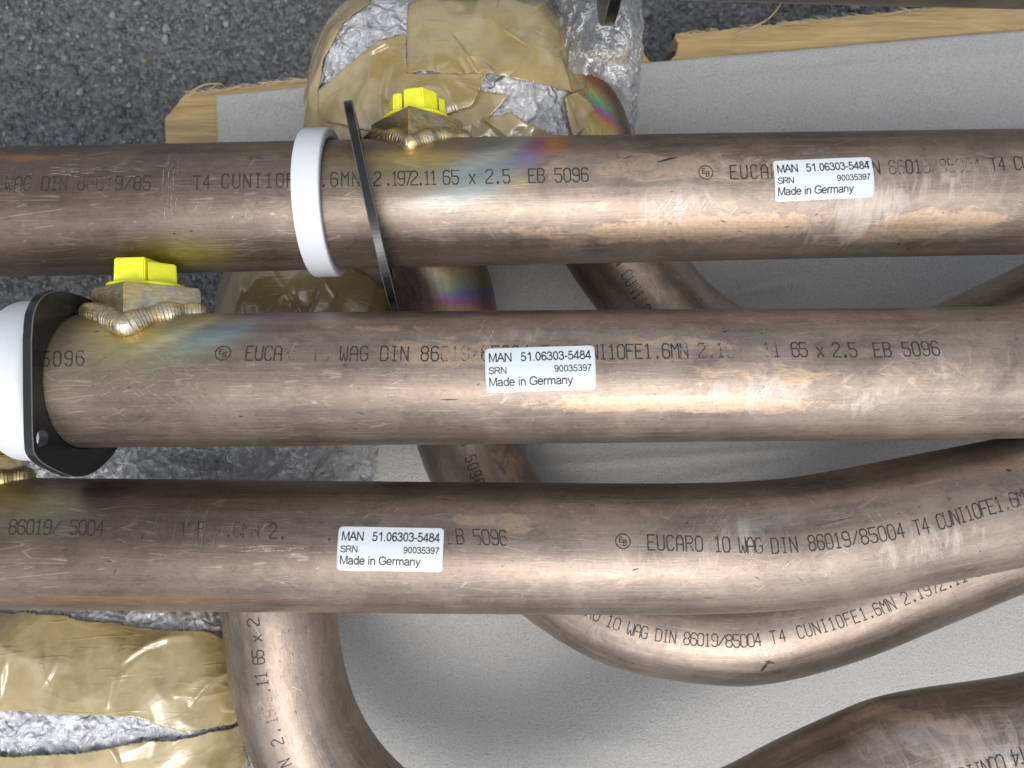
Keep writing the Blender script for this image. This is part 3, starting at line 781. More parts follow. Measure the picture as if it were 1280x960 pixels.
# ---- welded block and its bead
def boss(tube, cx, parent, half=0.0255, rise=0.0445, yaw=0.0, zf=0.80, rb=0.0042):
    s0 = float(np.interp(cx, topx(tube.P)[0], tube.s))
    C = np.array([np.interp(s0, tube.s, tube.P[:, i]) for i in range(3)])
    T = Vector([np.interp(s0, tube.s, tube.T[:, i]) for i in range(3)]).normalized()
    Y = Vector((-T.y, T.x, 0)).normalized(); Z = T.cross(Y)
    def w(x, y, z): return Vector(C) + T * x + Y * y + Z * z
    def corner(a, r): return (r * math.sin(a), r * math.cos(a))
    bm = bmesh.new()
    cs = [corner(yaw + k * math.pi / 2, half) for k in range(4)]
    lo = [bm.verts.new(w(x * 1.02, 0.012, z * 1.02)) for x, z in cs]; hi = [bm.verts.new(w(x * 0.97, rise, z * 0.97)) for x, z in cs]
    bm.faces.new(lo); bm.faces.new(hi[::-1])
    for k in range(4): bm.faces.new((lo[k], hi[k], hi[(k + 1) % 4], lo[(k + 1) % 4]))
    bmesh.ops.recalc_face_normals(bm, faces=bm.faces)
    bmesh.ops.bevel(bm, geom=list(bm.edges), offset=0.0008, segments=2, affect='EDGES')
    me = bpy.data.meshes.new('threaded_boss'); bm.to_mesh(me); bm.free()
    b = link('threaded_boss', me, parent, M['brass'])
    # bead along the meeting line of block and pipe
    N = 1100; pth = []
    per = []
    for k in range(4):
        a, c = cs[k], cs[(k + 1) % 4]
        for i in range(N // 4):
            t = i / (N // 4); per.append((a[0] + (c[0] - a[0]) * t, a[1] + (c[1] - a[1]) * t))
    per = np.array(per)
    for _ in range(420): per = (np.roll(per, 1, 0) + per * 2 + np.roll(per, -1, 0)) / 4
    per *= 1.05
    yy = np.sqrt(np.maximum(R * R - (zf * per[:, 1]) ** 2, 1e-6)) + 0.0002
    ctr = np.array([tuple(w(x, y, z)) for (x, z), y in zip(per, yy)])
    L = np.concatenate([[0], np.cumsum(np.linalg.norm(np.diff(ctr, axis=0), axis=1))])
    tan = np.roll(ctr, -1, 0) - np.roll(ctr, 1, 0); tan /= np.linalg.norm(tan, axis=1)[:, None]
    out = np.array([tuple((T * x + Z * z).normalized()) for x, z in per])
    out = out - (out * tan).sum(1)[:, None] * tan; out /= np.linalg.norm(out, axis=1)[:, None]
    bi = np.cross(tan, out)
    m = 22; P = np.zeros((N, m, 3))
    for j in range(m):
        ph = j * 2 * math.pi / m
        # overlapping ripple scales, bowed along the run
        lag = 0.0011 * math.cos(ph)
        saw = ((L + lag * 1.6) / 0.0017 + 0.35 * noise(np.stack([L * 300, L * 0, L * 0], -1))) % 1.0
        rr = rb * (1 + 0.085 * saw) * (1 + 0.30 * noise(np.stack([L * 120, L * 0 + 4, L * 0 + cx], -1)))
        P[:, j] = ctr + rr[:, None] * (math.cos(ph) * 1.05 * out + math.sin(ph) * 1.15 * bi)
    P = np.concatenate([P, P[:1]], 0)
    wm = grid_mesh('weld_bead', P, closed=True)
    o = link('weld_bead', wm, None, M['weld']); o.parent = b
    return w, s0

def clip(poly, a, b, c):      # keep a*x + b*y >= c
    out = []
    for i in range(len(poly)):
        p, q = poly[i], poly[(i + 1) % len(poly)]
        dp, dq = a * p[0] + b * p[1] - c, a * q[0] + b * q[1] - c
        if dp >= 0: out.append(p)
        if (dp >= 0) != (dq >= 0):
            t = dp / (dp - dq); out.append((p[0] + (q[0] - p[0]) * t, p[1] + (q[1] - p[1]) * t))
    return out
def plug(w, rise, label, turn=0.0, strips=()):
    base = w(0, rise, 0)
    root = thing('thread_plug', base, label, 'plug', 'yellow plastic plugs in the welded blocks')
    def prism(bm, poly, y0, y1):
        lo = [bm.verts.new(w(x, y0, z)) for x, z in poly]; hi = [bm.verts.new(w(x * 0.97, y1, z * 0.97)) for x, z in poly]
        bm.faces.new(lo); bm.faces.new(hi[::-1])
        for k in range(len(poly)): bm.faces.new((lo[k], hi[k], hi[(k + 1) % len(poly)], lo[(k + 1) % len(poly)]))
    def fin(bm, name, bev):
        bmesh.ops.recalc_face_normals(bm, faces=bm.faces)
        if bev: bmesh.ops.bevel(bm, geom=list(bm.edges), offset=bev, segments=2, affect='EDGES')
        me = bpy.data.meshes.new(name); bm.to_mesh(me); bm.free(); link(name, me, root, M['yellow'])
    circ = [(math.cos(k * math.pi / 24), math.sin(k * math.pi / 24)) for k in range(48)]
    bm = bmesh.new(); prism(bm, [(x * 0.0178, z * 0.0178) for x, z in circ], rise + 0.0002, rise + 0.0016); fin(bm, 'rim', 0.0003)
    bm = bmesh.new(); prism(bm, [(x * 0.0085, z * 0.0085) for x, z in circ], rise - 0.008, rise + 0.006); fin(bm, 'core', 0)
    hexa = [(0.0158 * math.sin(turn + k * math.pi / 3), 0.0158 * math.cos(turn + k * math.pi / 3)) for k in range(6)]
    for x0, x1, hgt in strips:
        p = clip(clip(hexa, 1, 0, x0), -1, 0, -x1)
        if len(p) > 2:
            bm = bmesh.new(); prism(bm, p, rise + 0.0014, rise + hgt); fin(bm, 'grip', 0.0006)
    return root

def pipe_thing(tube, label, group):
    mid = tube.P[len(tube.P) // 2]
    return thing('copper_nickel_pipe', (float(mid[0]), float(mid[1]), float(mid[2] - R)), label, 'pipe', group)
def add_tube(t, root, **kw):
    me = t.mesh('tube', **kw)
    return link('tube', me, root, M['pipe'])

GM, GL = 'straight printed pipes laid side by side', 'bent pipes lying on the foam under the straight ones'
# --- heat colours
OLI, TEAL, SIL, PUR, ORA, GOLD, BLU, GRN = (0.36, 0.31, 0.12), (0.27, 0.40, 0.42), (0.60, 0.62, 0.56), (0.33, 0.17, 0.30), (0.62, 0.27, 0.07), (0.60, 0.43, 0.14), (0.16, 0.22, 0.40), (0.30, 0.42, 0.18)

# pipe 1 (uppermost whole pipe)
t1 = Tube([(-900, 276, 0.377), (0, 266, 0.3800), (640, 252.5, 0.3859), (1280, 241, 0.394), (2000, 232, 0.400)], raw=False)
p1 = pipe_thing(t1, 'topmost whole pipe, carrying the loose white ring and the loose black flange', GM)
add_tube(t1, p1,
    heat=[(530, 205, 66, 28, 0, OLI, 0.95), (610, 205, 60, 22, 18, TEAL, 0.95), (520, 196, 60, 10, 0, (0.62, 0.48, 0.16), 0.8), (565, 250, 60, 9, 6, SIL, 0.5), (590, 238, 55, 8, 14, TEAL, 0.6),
          (625, 192, 50, 9, 20, SIL, 0.75), (672, 182, 22, 12, 35, (0.42, 0.14, 0.34), 1.0), (655, 200, 16, 12, 35, (0.30, 0.30, 0.5), 0.8), (694, 179, 18, 11, 25, (0.72, 0.30, 0.08), 0.95), (650, 225, 16, 14, 30, GOLD, 0.4),
          (430, 205, 40, 30, 0, OLI, 0.35), (330, 184, 60, 5, 0, OLI, 0.5), (228, 322, 62, 16, 0, (0.50, 0.42, 0.07), 0.9), (120, 326, 90, 18, 0, (0.10, 0.08, 0.05), 0.5), (30, 197, 45, 4, 0, ORA, 0.6)],  # the gold blob is the yellow plug's reflection, painted on
    orange=[(870, 210, 260, 25, 0, 0.75), (860, 285, 240, 22, 3, 0.9), (1150, 280, 160, 30, 5, 0.8), (700, 210, 70, 30, 0, 0.6), (660, 290, 120, 12, 0, 0.6)],
    white=[(830, 270, 90, 40, 30, 0.75), (1080, 265, 120, 50, 30, 0.85), (920, 210, 130, 30, 0, 0.6), (1200, 220, 120, 40, 0, 0.7), (110, 215, 90, 14, 0, 0.4)],
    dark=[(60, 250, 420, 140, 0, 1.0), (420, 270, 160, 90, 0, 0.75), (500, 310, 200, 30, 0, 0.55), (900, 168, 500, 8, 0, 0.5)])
ink(t1, FULL, [(10, 8, 229), (14, 53, 229), (18, 98, 229), (29, 226, 229), (30, 243, 229), (33, 276, 227), (48, 482, 223), (57, 555, 221), (67, 662, 220), (73, 727, 218)], p1,
    fades=[(184, 238, 0.9), (60, 100, 0.25), (100, 140, 0.35), (0, 40, 0.2)])
ink(t1, FULL, [(0, 914, 215), (6, 990, 213), (18, 1112, 209), (30, 1238, 205), (33, 1268, 204)], p1, logos=(-2.4,), fades=[(1150, 1235, 0.35), (960, 985, 0.3), (1100, 1130, 0.35)])
sticker(t1, 1030, 222.5, p1, 0.030)
w1, _ = boss(t1, 524, p1, half=0.0250, rise=0.0425, yaw=-0.06, zf=0.90, rb=0.0036)
scratches(t1, [(210, 225, 22, 6, 18, 88, 26, 0.0003), (110, 213, 20, 30, 5, 3, 22, 0.0005), (280, 245, 14, 30, 14, 60, 14, 0.0002), (840, 262, 16, 24, 14, 55, 40, 0.0006),
               (1050, 280, 14, 40, 14, 40, 44, 0.0007), (1000, 230, 30, 160, 30, 5, 30, 0.0002), (1160, 250, 20, 60, 30, 50, 26, 0.0004), (780, 205, 12, 40, 10, 30, 24, 0.0003)], p1)

# pipe 2
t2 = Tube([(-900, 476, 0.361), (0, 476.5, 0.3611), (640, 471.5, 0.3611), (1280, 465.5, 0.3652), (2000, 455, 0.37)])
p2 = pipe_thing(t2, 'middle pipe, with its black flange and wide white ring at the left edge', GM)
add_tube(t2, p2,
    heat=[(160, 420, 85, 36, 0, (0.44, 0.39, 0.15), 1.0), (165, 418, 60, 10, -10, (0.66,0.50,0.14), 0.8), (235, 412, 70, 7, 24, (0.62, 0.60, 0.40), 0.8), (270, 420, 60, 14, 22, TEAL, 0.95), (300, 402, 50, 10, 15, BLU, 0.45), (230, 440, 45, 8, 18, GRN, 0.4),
          (70, 460, 50, 60, 0, (0.32, 0.28, 0.2), 0.5), (330, 398, 60, 6, 5, SIL, 0.4), (345, 400, 30, 9, 0, PUR, 0.3)],
    orange=[(560, 440, 110, 24, 0, 0.85), (850, 430, 160, 22, 0, 0.6), (850, 505, 260, 14, 0, 1.0), (950, 470, 180, 36, 0, 0.6), (1180, 470, 120, 50, 0, 0.5), (480, 410, 90, 6, 0, 0.7), (350, 440, 50, 16, 0, 0.35)],
    white=[(640, 420, 60, 22, 0, 0.8), (950, 490, 120, 34, 0, 0.85), (1090, 500, 60, 20, 20, 0.85), (980, 460, 50, 14, 0, 0.7), (1200, 450, 120, 50, 0, 0.6), (700, 510, 90, 20, 0, 0.4)],
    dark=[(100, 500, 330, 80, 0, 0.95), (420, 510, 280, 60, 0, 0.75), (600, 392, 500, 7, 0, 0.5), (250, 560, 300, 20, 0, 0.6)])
ink(t2, FULL, [(0, 308, 442), (10, 427, 442), (18, 528, 442), (33, 714, 441), (47, 873, 438), (57, 990, 437), (67, 1094, 437), (73, 1165, 436)], p2, logos=(-2.5,),
    fades=[(352, 425, 0.48), (540, 610, 0.35), (840, 980, 0.22), (905, 965, 0.38)])
ink(t2, '05096', [(0, 40, 449), (4, 97, 447)], p2, fades=[(85, 110, 0.3)], lean=-0.15)
sticker(t2, 676, 461.5, p2, 0.026)
w2, _ = boss(t2, 184, p2, half=0.0265, rise=0.0450, yaw=0.10)
scratches(t2, [(120, 470, 40, 34, 22, 25, 30, 0.00016), (200, 480, 26, 30, 22, -50, 26, 0.00016), (230, 455, 14, 20, 14, -40, 26, 0.0002), (610, 430, 10, 8, 12, 65, 34, 0.0008),
               (940, 500, 18, 26, 12, 52, 42, 0.0007), (1090, 505, 10, 22, 6, 30, 40, 0.0007), (1000, 470, 30, 160, 30, 4, 24, 0.0003), (1190, 478, 8, 20, 20, 2, 30, 0.0005), (820, 470, 20, 90, 30, 2, 24, 0.0002), (500, 495, 14, 120, 20, 2, 30, 0.0002)], p2)

# pipe 3, bending up to the right
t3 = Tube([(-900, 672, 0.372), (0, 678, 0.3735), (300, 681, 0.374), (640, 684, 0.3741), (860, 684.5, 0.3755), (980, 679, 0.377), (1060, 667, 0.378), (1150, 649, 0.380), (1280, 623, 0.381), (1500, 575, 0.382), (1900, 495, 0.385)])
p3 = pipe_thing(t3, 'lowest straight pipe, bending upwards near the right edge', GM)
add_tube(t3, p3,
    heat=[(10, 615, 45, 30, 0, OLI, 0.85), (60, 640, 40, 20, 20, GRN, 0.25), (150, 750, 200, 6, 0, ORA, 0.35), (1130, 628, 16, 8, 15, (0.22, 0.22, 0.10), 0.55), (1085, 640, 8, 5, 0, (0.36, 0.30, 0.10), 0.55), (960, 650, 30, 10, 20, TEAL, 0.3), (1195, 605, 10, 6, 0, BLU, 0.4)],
    orange=[(590, 650, 50, 9, 0, 0.9), (640, 655, 40, 20, 0, 0.8), (900, 700, 300, 30, 0, 0.35), (760, 720, 200, 10, 0, 0.5)],
    white=[(920, 670, 120, 40, 25, 0.75), (1150, 680, 120, 40, 12, 0.75), (700, 700, 120, 26, 0, 0.5), (480, 640, 60, 20, 0, 0.4), (800, 700, 200, 30, 0, 0.6)],
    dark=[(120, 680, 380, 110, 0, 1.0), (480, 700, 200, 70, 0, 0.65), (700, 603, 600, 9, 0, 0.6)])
ink(t3, FULL, [(18, 13, 659), (29, 130, 660), (33, 181, 661), (41, 270, 662), (47, 338, 663), (57, 452, 667), (67, 560, 670), (73, 626, 672)], p3,
    fades=[(-90, 10, 2.0), (72, 84, 0.6), (142, 215, 0.97), (215, 330, 0.34), (350, 400, 0.5), (400, 560, 0.38), (560, 640, 0.15)], lean=-0.16)
ink(t3, FULL, [(0, 811, 678), (7, 892, 680), (14, 966, 682), (18, 1010, 679), (30, 1142, 660), (33, 1172, 653), (47, 1300, 615)], p3, logos=(-2.6,), fades=[(915, 945, 0.1), (1252, 1300, 0.25)])
sticker(t3, 488, 686, p3, -0.010, wd=0.0490)
scratches(t3, [(880, 655, 26, 40, 26, 48, 48, 0.0004), (960, 700, 16, 34, 14, 48, 34, 0.0005), (1095, 650, 22, 10, 24, -72, 50, 0.00028), (1180, 690, 30, 60, 6, 14, 30, 0.0005), (250, 650, 14, 20, 12, 86, 26, 0.0002), (340, 687, 8, 24, 2, 0, 50, 0.0006), (480, 640, 10, 14, 10, 50, 22, 0.0004),
               (800, 690, 30, 160, 30, 2, 24, 0.0002), (1200, 645, 8, 30, 10, 15, 30, 0.0003)], p3)
w3, _ = boss(t3, -36, p3, half=0.0255, rise=0.0445, yaw=0.06)

# pipe 0, only its edge shows along the top
t0 = Tube([(300, -132, 0.345), (640, -106, 0.345), (1280, -86, 0.346), (2000, -70, 0.347)])
p0 = pipe_thing(t0, 'pipe of which only a dark lower edge shows along the top edge at the right', GM)
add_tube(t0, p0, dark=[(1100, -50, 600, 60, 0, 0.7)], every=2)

# bent pipes beneath
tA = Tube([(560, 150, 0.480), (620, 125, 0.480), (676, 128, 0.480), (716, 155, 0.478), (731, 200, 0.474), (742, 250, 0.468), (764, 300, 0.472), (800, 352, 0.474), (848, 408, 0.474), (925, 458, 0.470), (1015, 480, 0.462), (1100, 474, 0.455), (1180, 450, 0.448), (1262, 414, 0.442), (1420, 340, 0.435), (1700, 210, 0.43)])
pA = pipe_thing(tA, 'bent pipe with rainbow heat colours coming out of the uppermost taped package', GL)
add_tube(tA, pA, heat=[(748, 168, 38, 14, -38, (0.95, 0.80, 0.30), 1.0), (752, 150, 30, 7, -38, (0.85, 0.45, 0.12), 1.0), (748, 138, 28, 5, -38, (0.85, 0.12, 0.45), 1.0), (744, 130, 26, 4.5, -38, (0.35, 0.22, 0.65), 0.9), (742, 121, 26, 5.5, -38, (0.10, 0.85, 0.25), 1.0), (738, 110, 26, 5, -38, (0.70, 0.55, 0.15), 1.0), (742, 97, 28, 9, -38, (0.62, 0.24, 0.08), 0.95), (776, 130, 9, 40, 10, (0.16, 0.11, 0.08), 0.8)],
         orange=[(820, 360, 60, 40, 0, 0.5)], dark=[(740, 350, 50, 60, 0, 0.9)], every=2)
ink(tA, 'MN CUNI10FE1', [(3, 782, 341), (8, 806, 384)], pA, fades=[(790, 808, 0.2)])
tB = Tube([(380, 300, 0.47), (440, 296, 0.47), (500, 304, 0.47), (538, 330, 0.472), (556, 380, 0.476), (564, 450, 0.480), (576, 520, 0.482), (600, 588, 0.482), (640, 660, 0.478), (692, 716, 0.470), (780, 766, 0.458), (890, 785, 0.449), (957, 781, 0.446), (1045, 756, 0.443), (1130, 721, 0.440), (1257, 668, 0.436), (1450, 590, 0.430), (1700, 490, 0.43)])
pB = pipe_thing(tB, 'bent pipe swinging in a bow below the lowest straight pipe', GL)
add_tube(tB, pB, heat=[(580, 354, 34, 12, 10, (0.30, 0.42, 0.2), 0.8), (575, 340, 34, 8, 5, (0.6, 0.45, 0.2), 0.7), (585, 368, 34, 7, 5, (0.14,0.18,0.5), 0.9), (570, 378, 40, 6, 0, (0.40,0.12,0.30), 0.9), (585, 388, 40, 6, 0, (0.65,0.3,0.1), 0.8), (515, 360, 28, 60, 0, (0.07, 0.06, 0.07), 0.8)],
         orange=[(640, 580, 30, 40, 0, 0.7), (900, 800, 200, 30, 0, 0.3)], white=[(800, 790, 200, 40, 0, 0.5), (960, 810, 60, 20, 0, 0.8)], every=1)
ink(tB, 'EB 5096', [(0, 580, 540), (5, 593, 590)], pB)
ink(tB, FULL, [(7, 759, 775), (18, 856, 798), (29, 951, 799), (33, 996, 791), (41, 1076, 769), (46, 1120, 752)], pB, fades=[(1100, 1300, 0.1)])
scratches(tB, [(950, 812, 14, 12, 12, -60, 24, 0.0006), (850, 800, 20, 60, 14, 5, 24, 0.0003)], pB)
tC = Tube([(1900, 850, 0.375), (1600, 880, 0.378), (1400, 905, 0.382), (1289, 927, 0.386), (1146, 948, 0.390), (1080, 971, 0.394), (1005, 1004, 0.400), (925, 1042, 0.408), (800, 1078, 0.418), (690, 1108, 0.426), (590, 1096, 0.432), (505, 1056, 0.435), (446, 1008, 0.437), (408, 962, 0.438), (382, 915, 0.438), (366, 868, 0.438), (356, 820, 0.438), (350, 765, 0.439), (338, 715, 0.444), (300, 690, 0.452), (240, 690, 0.46), (180, 695, 0.462)], k=20)
pC = pipe_thing(tC, 'bent pipe leaving the lowest package and reappearing at the bottom right corner', GL)
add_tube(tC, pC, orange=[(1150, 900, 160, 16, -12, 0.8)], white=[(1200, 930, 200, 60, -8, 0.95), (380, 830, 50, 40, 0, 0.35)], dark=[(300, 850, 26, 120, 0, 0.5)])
ink(tC, FULL, [(46, 352, 945), (49, 340, 905), (56, 325, 838), (62, 317, 782), (65, 315, 745)], pC, fades=[(330, 342, 0.35)])
ink(tC, FULL, [(30, 1282, 944), (44, 1150, 995)], pC)
scratches(tC, [(370, 810, 24, 8, 30, 5, 26, 0.0004), (380, 820, 24, 8, 20, 88, 14, 0.0004), (360, 870, 20, 14, 40, 0, 30, 0.0002), (1180, 905, 14, 50, 10, 10, 50, 0.0003)], pC)
for t in (t0,): pass

def specks(tube, pts, parent):
    scratches(tube, [(x, y, 1, 0.5, 0.5, a, l, w) for x, y, a, l, w in pts], parent, 'dark_specks', M['toner'])
rs = random.Random(5)
def few(n, x0, x1, y0, y1): return [(rs.uniform(x0, x1), rs.uniform(y0, y1), rs.uniform(-40, 40), rs.uniform(2, 8), rs.uniform(0.0003, 0.0008)) for _ in range(n)]
specks(t3, [(82, 686, 20, 8, 0.0012), (136, 703, 10, 12, 0.0011), (145, 715, 60, 8, 0.001), (177, 672, 70, 9, 0.0011), (1262, 588, -30, 16, 0.003), (885, 748, 10, 30, 0.0009), (1040, 652, 8, 60, 0.0006)] + few(22, 60, 1240, 630, 740), p3)
specks(t1, [(835, 198, 6, 34, 0.0014), (785, 197, 2, 14, 0.0008)] + few(20, 40, 1240, 190, 310), p1)
specks(t2, [(905, 415, 10, 10, 0.0012), (300, 520, 0, 12, 0.0007), (560, 500, 0, 20, 0.0007)] + few(24, 120, 1240, 400, 540), p2)
specks(tB, [(956, 834, 60, 26, 0.0022), (962, 828, -20, 16, 0.0016)] + few(8, 760, 1150, 770, 830), pB)
specks(tC, few(8, 330, 410, 780, 900), pC)
# yellow plugs
plug(w1, 0.0425, 'yellow plug behind the loose black flange, in front of the taped package', 0.30, ((-0.0170, -0.0062, 0.0108), (-0.0052, 0.0115, 0.0126), (0.0124, 0.0170, 0.0105)))
plug(w2, 0.0450, 'yellow plug above the black flange of the middle pipe, at the left', 0.42, ((-0.0170, -0.0121, 0.0122), (-0.0113, 0.0062, 0.0130), (0.0071, 0.0170, 0.0112)))
plug(w3, 0.0445, 'yellow plug mostly out of the picture at the left edge, below the wide white ring', 0.2, ((-0.0170, -0.0121, 0.0122), (-0.0113, 0.0062, 0.0130), (0.0071, 0.0170, 0.0112)))

# ---------------------------------------------------------------- rings
def ring(C, axis, r0, r1, width, label, tp=0.0):
    root = None
    ax = Vector(axis).normalized(); a = ax.orthogonal().normalized(); b = ax.cross(a)
    prof = []
    c = 0.0009
    for (x, r) in ((-1, r0), (-1, 1.0), (1, 1.0), (1, r0)): prof.append((x, r))
    pts = [(-width / 2, r0), (-width / 2, r1 - c), (-width / 2 + c * 0.3, r1 - c * 0.3), (-width / 2 + c, r1), (width / 2 - c - tp, r1), (width / 2 - c * 0.3, r1 - c * 0.3 - tp * 0.9), (width / 2, r1 - c - tp), (width / 2, r0 + 0.0004), (width / 2 - 0.0004, r0)]
    n = 128; P = np.zeros((len(pts) + 1, n, 3))
    for i, (x, r) in enumerate(pts + [pts[0]]):
        for k in range(n):
            th = k * 2 * math.pi / n
            P[i, k] = tuple(ax * x + (a * math.cos(th) + b * math.sin(th)) * r)
    me = grid_mesh('plastic_ring', P, closed=True)
    bm = bmesh.new(); bm.from_mesh(me); bmesh.ops.remove_doubles(bm, verts=bm.verts, dist=1e-7); bmesh.ops.recalc_face_normals(bm, faces=bm.faces)
    bm.to_mesh(me); bm.free()
    me.set_sharp_from_angle(angle=math.radians(50))
    o = link('plastic_ring', me, None, M['nylon']); o.location = C
    return tag(o, label, 'ring', 'white plastic rings slid over the pipes')
def on_axis(tube, X):
    s0 = float(np.interp(X, tube.P[:, 0], tube.s)); return Vector([float(np.interp(s0, tube.s, tube.P[:, i])) for i in range(3)])
ring(on_axis(t1, -0.0972) + Vector((0, 0.0010, 0.0006)), (1, 0.020, 0.0), 0.0330, 0.0374, 0.0132, 'narrow white plastic ring around the topmost whole pipe, left of the loose flange')
ring(on_axis(t2, -0.2243), (1, -0.004, 0), 0.0328, 0.0388, 0.0225, 'wide white plastic ring at the left edge against the black flange', tp=0.0035)

# ---------------------------------------------------------------- flanges
def flange(C, normal, longdir, label, hole=0.0340, a=0.0565, b=0.0455, th=0.0042, bolts=True, outline=None, bolt=None):
    n = Vector(normal).normalized(); u = Vector(longdir); u = (u - u.dot(n) * n).normalized(); v = n.cross(u)
    root = thing('pipe_flange', C, label, 'flange', 'black flanges on the pipes')
    N = 160
    outer, inner = [], []
    for k in range(N):
        t = k * 2 * math.pi / N; c, s = math.cos(t), math.sin(t)
        # lobed outline: round body, two ears with bolt holes
        rad = 1 / ((abs(c) / a) ** 2.5 + (abs(s) / b) ** 2.5) ** (1 / 2.5)
        outer.append((rad * c, rad * s)); inner.append((hole * c, hole * s))
    if outline:
        pp = catmull([Vector((y, z, 0)) for y, z in outline] + [Vector((outline[0][0], outline[0][1], 0))], 12)[:-1]
        N = len(pp); outer = [(p.x, p.y) for p in pp]
        ang = [math.atan2(p.y, p.x) for p in pp]; inner = [(hole * math.cos(t), hole * math.sin(t)) for t in ang]
    bm = bmesh.new()
    def lay(pts, z): return [bm.verts.new(Vector(C) + u * x + v * y + n * z) for x, y in pts]
    ch = 0.0004
    def shr(p, d):
        r = math.hypot(*p); return (p[0] * (1 - d / r), p[1] * (1 - d / r))
    rings = [lay(inner, -th / 2), lay([shr(p, ch) for p in outer], -th / 2), lay(outer, -th / 2 + ch), lay(outer, th / 2 - ch), lay([shr(p, ch) for p in outer], th / 2), lay(inner, th / 2)]
    for i in range(6):
        A, B = rings[i], rings[(i + 1) % 6]
        for k in range(N):
            f = bm.faces.new((A[k], B[k], B[(k + 1) % N], A[(k + 1) % N]))
            if i in (1, 3): f.material_index = 1
    bmesh.ops.recalc_face_normals(bm, faces=bm.faces)
    me = bpy.data.meshes.new('plate'); bm.to_mesh(me); bm.free()
    me.materials.append(M['black']); me.materials.append(M['blackedge'])
    pl = link('plate', me, root)
    if bolts:
        # cut the two bolt holes
        cb = bmesh.new()
        for sg in (1, -1):
            q = bmesh.ops.create_cone(cb, cap_ends=True, segments=32, radius1=0.0042, radius2=0.0042, depth=th * 4)
            rot = Matrix((u, v, n)).transposed().to_4x4()
            bmesh.ops.transform(cb, matrix=Matrix.Translation(Vector(C) + (u * sg * 0.0448 if bolt is None else (u * bolt[0] + v * bolt[1]) * sg)) @ rot, verts=q['verts'])
        cm = bpy.data.meshes.new('cut'); cb.to_mesh(cm); cb.free(); co = bpy.data.objects.new('cut', cm); SC.collection.objects.link(co)
        md = pl.modifiers.new('holes', 'BOOLEAN'); md.object = co; md.operation = 'DIFFERENCE'; md.solver = 'EXACT'
        bpy.context.view_layer.update()
        ev = pl.evaluated_get(bpy.context.evaluated_depsgraph_get()); nm = bpy.data.meshes.new_from_object(ev)
        pl.modifiers.clear(); pl.data = nm; bpy.data.objects.remove(co)
        # new_from_object keeps local coordinates; put the mesh back where its parent holds it
    return root
d1 = Vector((440 - 640, 480 - 130, -F)); d2 = Vector((497 - 640, 480 - 388, -F))
n1 = d1.cross(d2).normalized()
if n1.x < 0: n1 = -n1
# the plate lies in the plane through these two sight lines: where does pipe 1's axis meet it
A0, A1 = on_axis(t1, -0.2), on_axis(t1, 0.2); lens = Vector((0, 0, H))
k = -(A0 - lens).dot(n1) / (A1 - A0).dot(n1); C1 = A0 + (A1 - A0) * k
ld = (d1 / -d1.z * 0.38 - d2 / -d2.z * 0.38)
flange(C1 - Vector((0.0012, 0, 0)) - ld.normalized() * 0.003, (n1 + Vector((0, 0, 0.02))).normalized(), (d1 / -d1.z * 0.38 - d2 / -d2.z * 0.38), 'thin black flange hanging loose and tilted round the topmost whole pipe, seen edge on', hole=0.0362, a=0.0535, b=0.0465)
flange(Vector((-0.2105, on_axis(t2, -0.21).y, on_axis(t2, -0.21).z)), (1, 0.0, 0.0), (0, 1, 0), 'black flange on the middle pipe beside the wide white ring, its bolt hole showing', hole=0.0333, bolt=(-0.0255, 0.0330), outline=[(0.018, 0.0405), (0.030, 0.0385), (0.038, 0.0315), (0.0415, 0.020), (0.0415, 0.006), (0.040, -0.012), (0.041, -0.030), (0.034, -0.040), (0.020, -0.042), (0.0, -0.0415), (-0.020, -0.0405), (-0.032, -0.034), (-0.041, -0.021), (-0.046, -0.006), (-0.0455, 0.010), (-0.039, 0.028), (-0.033, 0.0375), (-0.026, 0.0395), (-0.008, 0.0402)])
flange(on_axis(t0, 0.0475), (1, 0, 0), (0, 0.1, 1), 'black flange of which only a rounded tip shows at the top edge', hole=0.0333, a=0.045, b=0.0410, th=0.006)

# ---------------------------------------------------------------- taped packages
def folds(x, y, poly, n, seed, ang, h0=0.0026, w0=2.8, l0=52):
    "long pulled folds of tape: n random ridges inside the outline"
    r = random.Random(seed); xs = [p[0] for p in poly]; ys = [p[1] for p in poly]; Z = np.zeros(x.shape)
    for _ in range(n):
        cx, cy = r.uniform(min(xs), max(xs)), r.uniform(min(ys), max(ys)); a = math.radians(r.choice(ang) + r.gauss(0, 14))
        L = l0 * r.uniform(0.4, 1.4); w = w0 * r.uniform(0.6, 1.8); h = h0 * r.uniform(0.4, 1.3) * r.choice((1, 1, -0.7))
        dx, dy = x - cx, y - cy; u = dx * math.cos(a) - dy * math.sin(a); v = dx * math.sin(a) + dy * math.cos(a)
        v = v + (u / L) ** 2 * L * r.uniform(-0.25, 0.25)
        tp = np.clip(1 - np.abs(u) / L, 0, 1) ** 0.7
        ww = w * (0.45 + 0.9 * np.clip(0.5 + u / L / 2, 0, 1))
        Z += h * tp * np.where(v > 0, np.exp(-(v / ww) ** 2), np.exp(-np.abs(v / (ww * 2.6)) ** 1.3))
    return Z
def largest(mask):
    lab = np.where(mask, np.arange(mask.size).reshape(mask.shape) + 1, 0)
    while True:
        n = lab.copy()
        n[1:] = np.maximum(n[1:], lab[:-1]); n[:-1] = np.maximum(n[:-1], lab[1:])
        n[:, 1:] = np.maximum(n[:, 1:], lab[:, :-1]); n[:, :-1] = np.maximum(n[:, :-1], lab[:, 1:])
        n = np.where(mask, n, 0)
        if (n == lab).all(): break
        lab = n
    v, c = np.unique(lab[lab > 0], return_counts=True)
    return lab == v[c.argmax()]
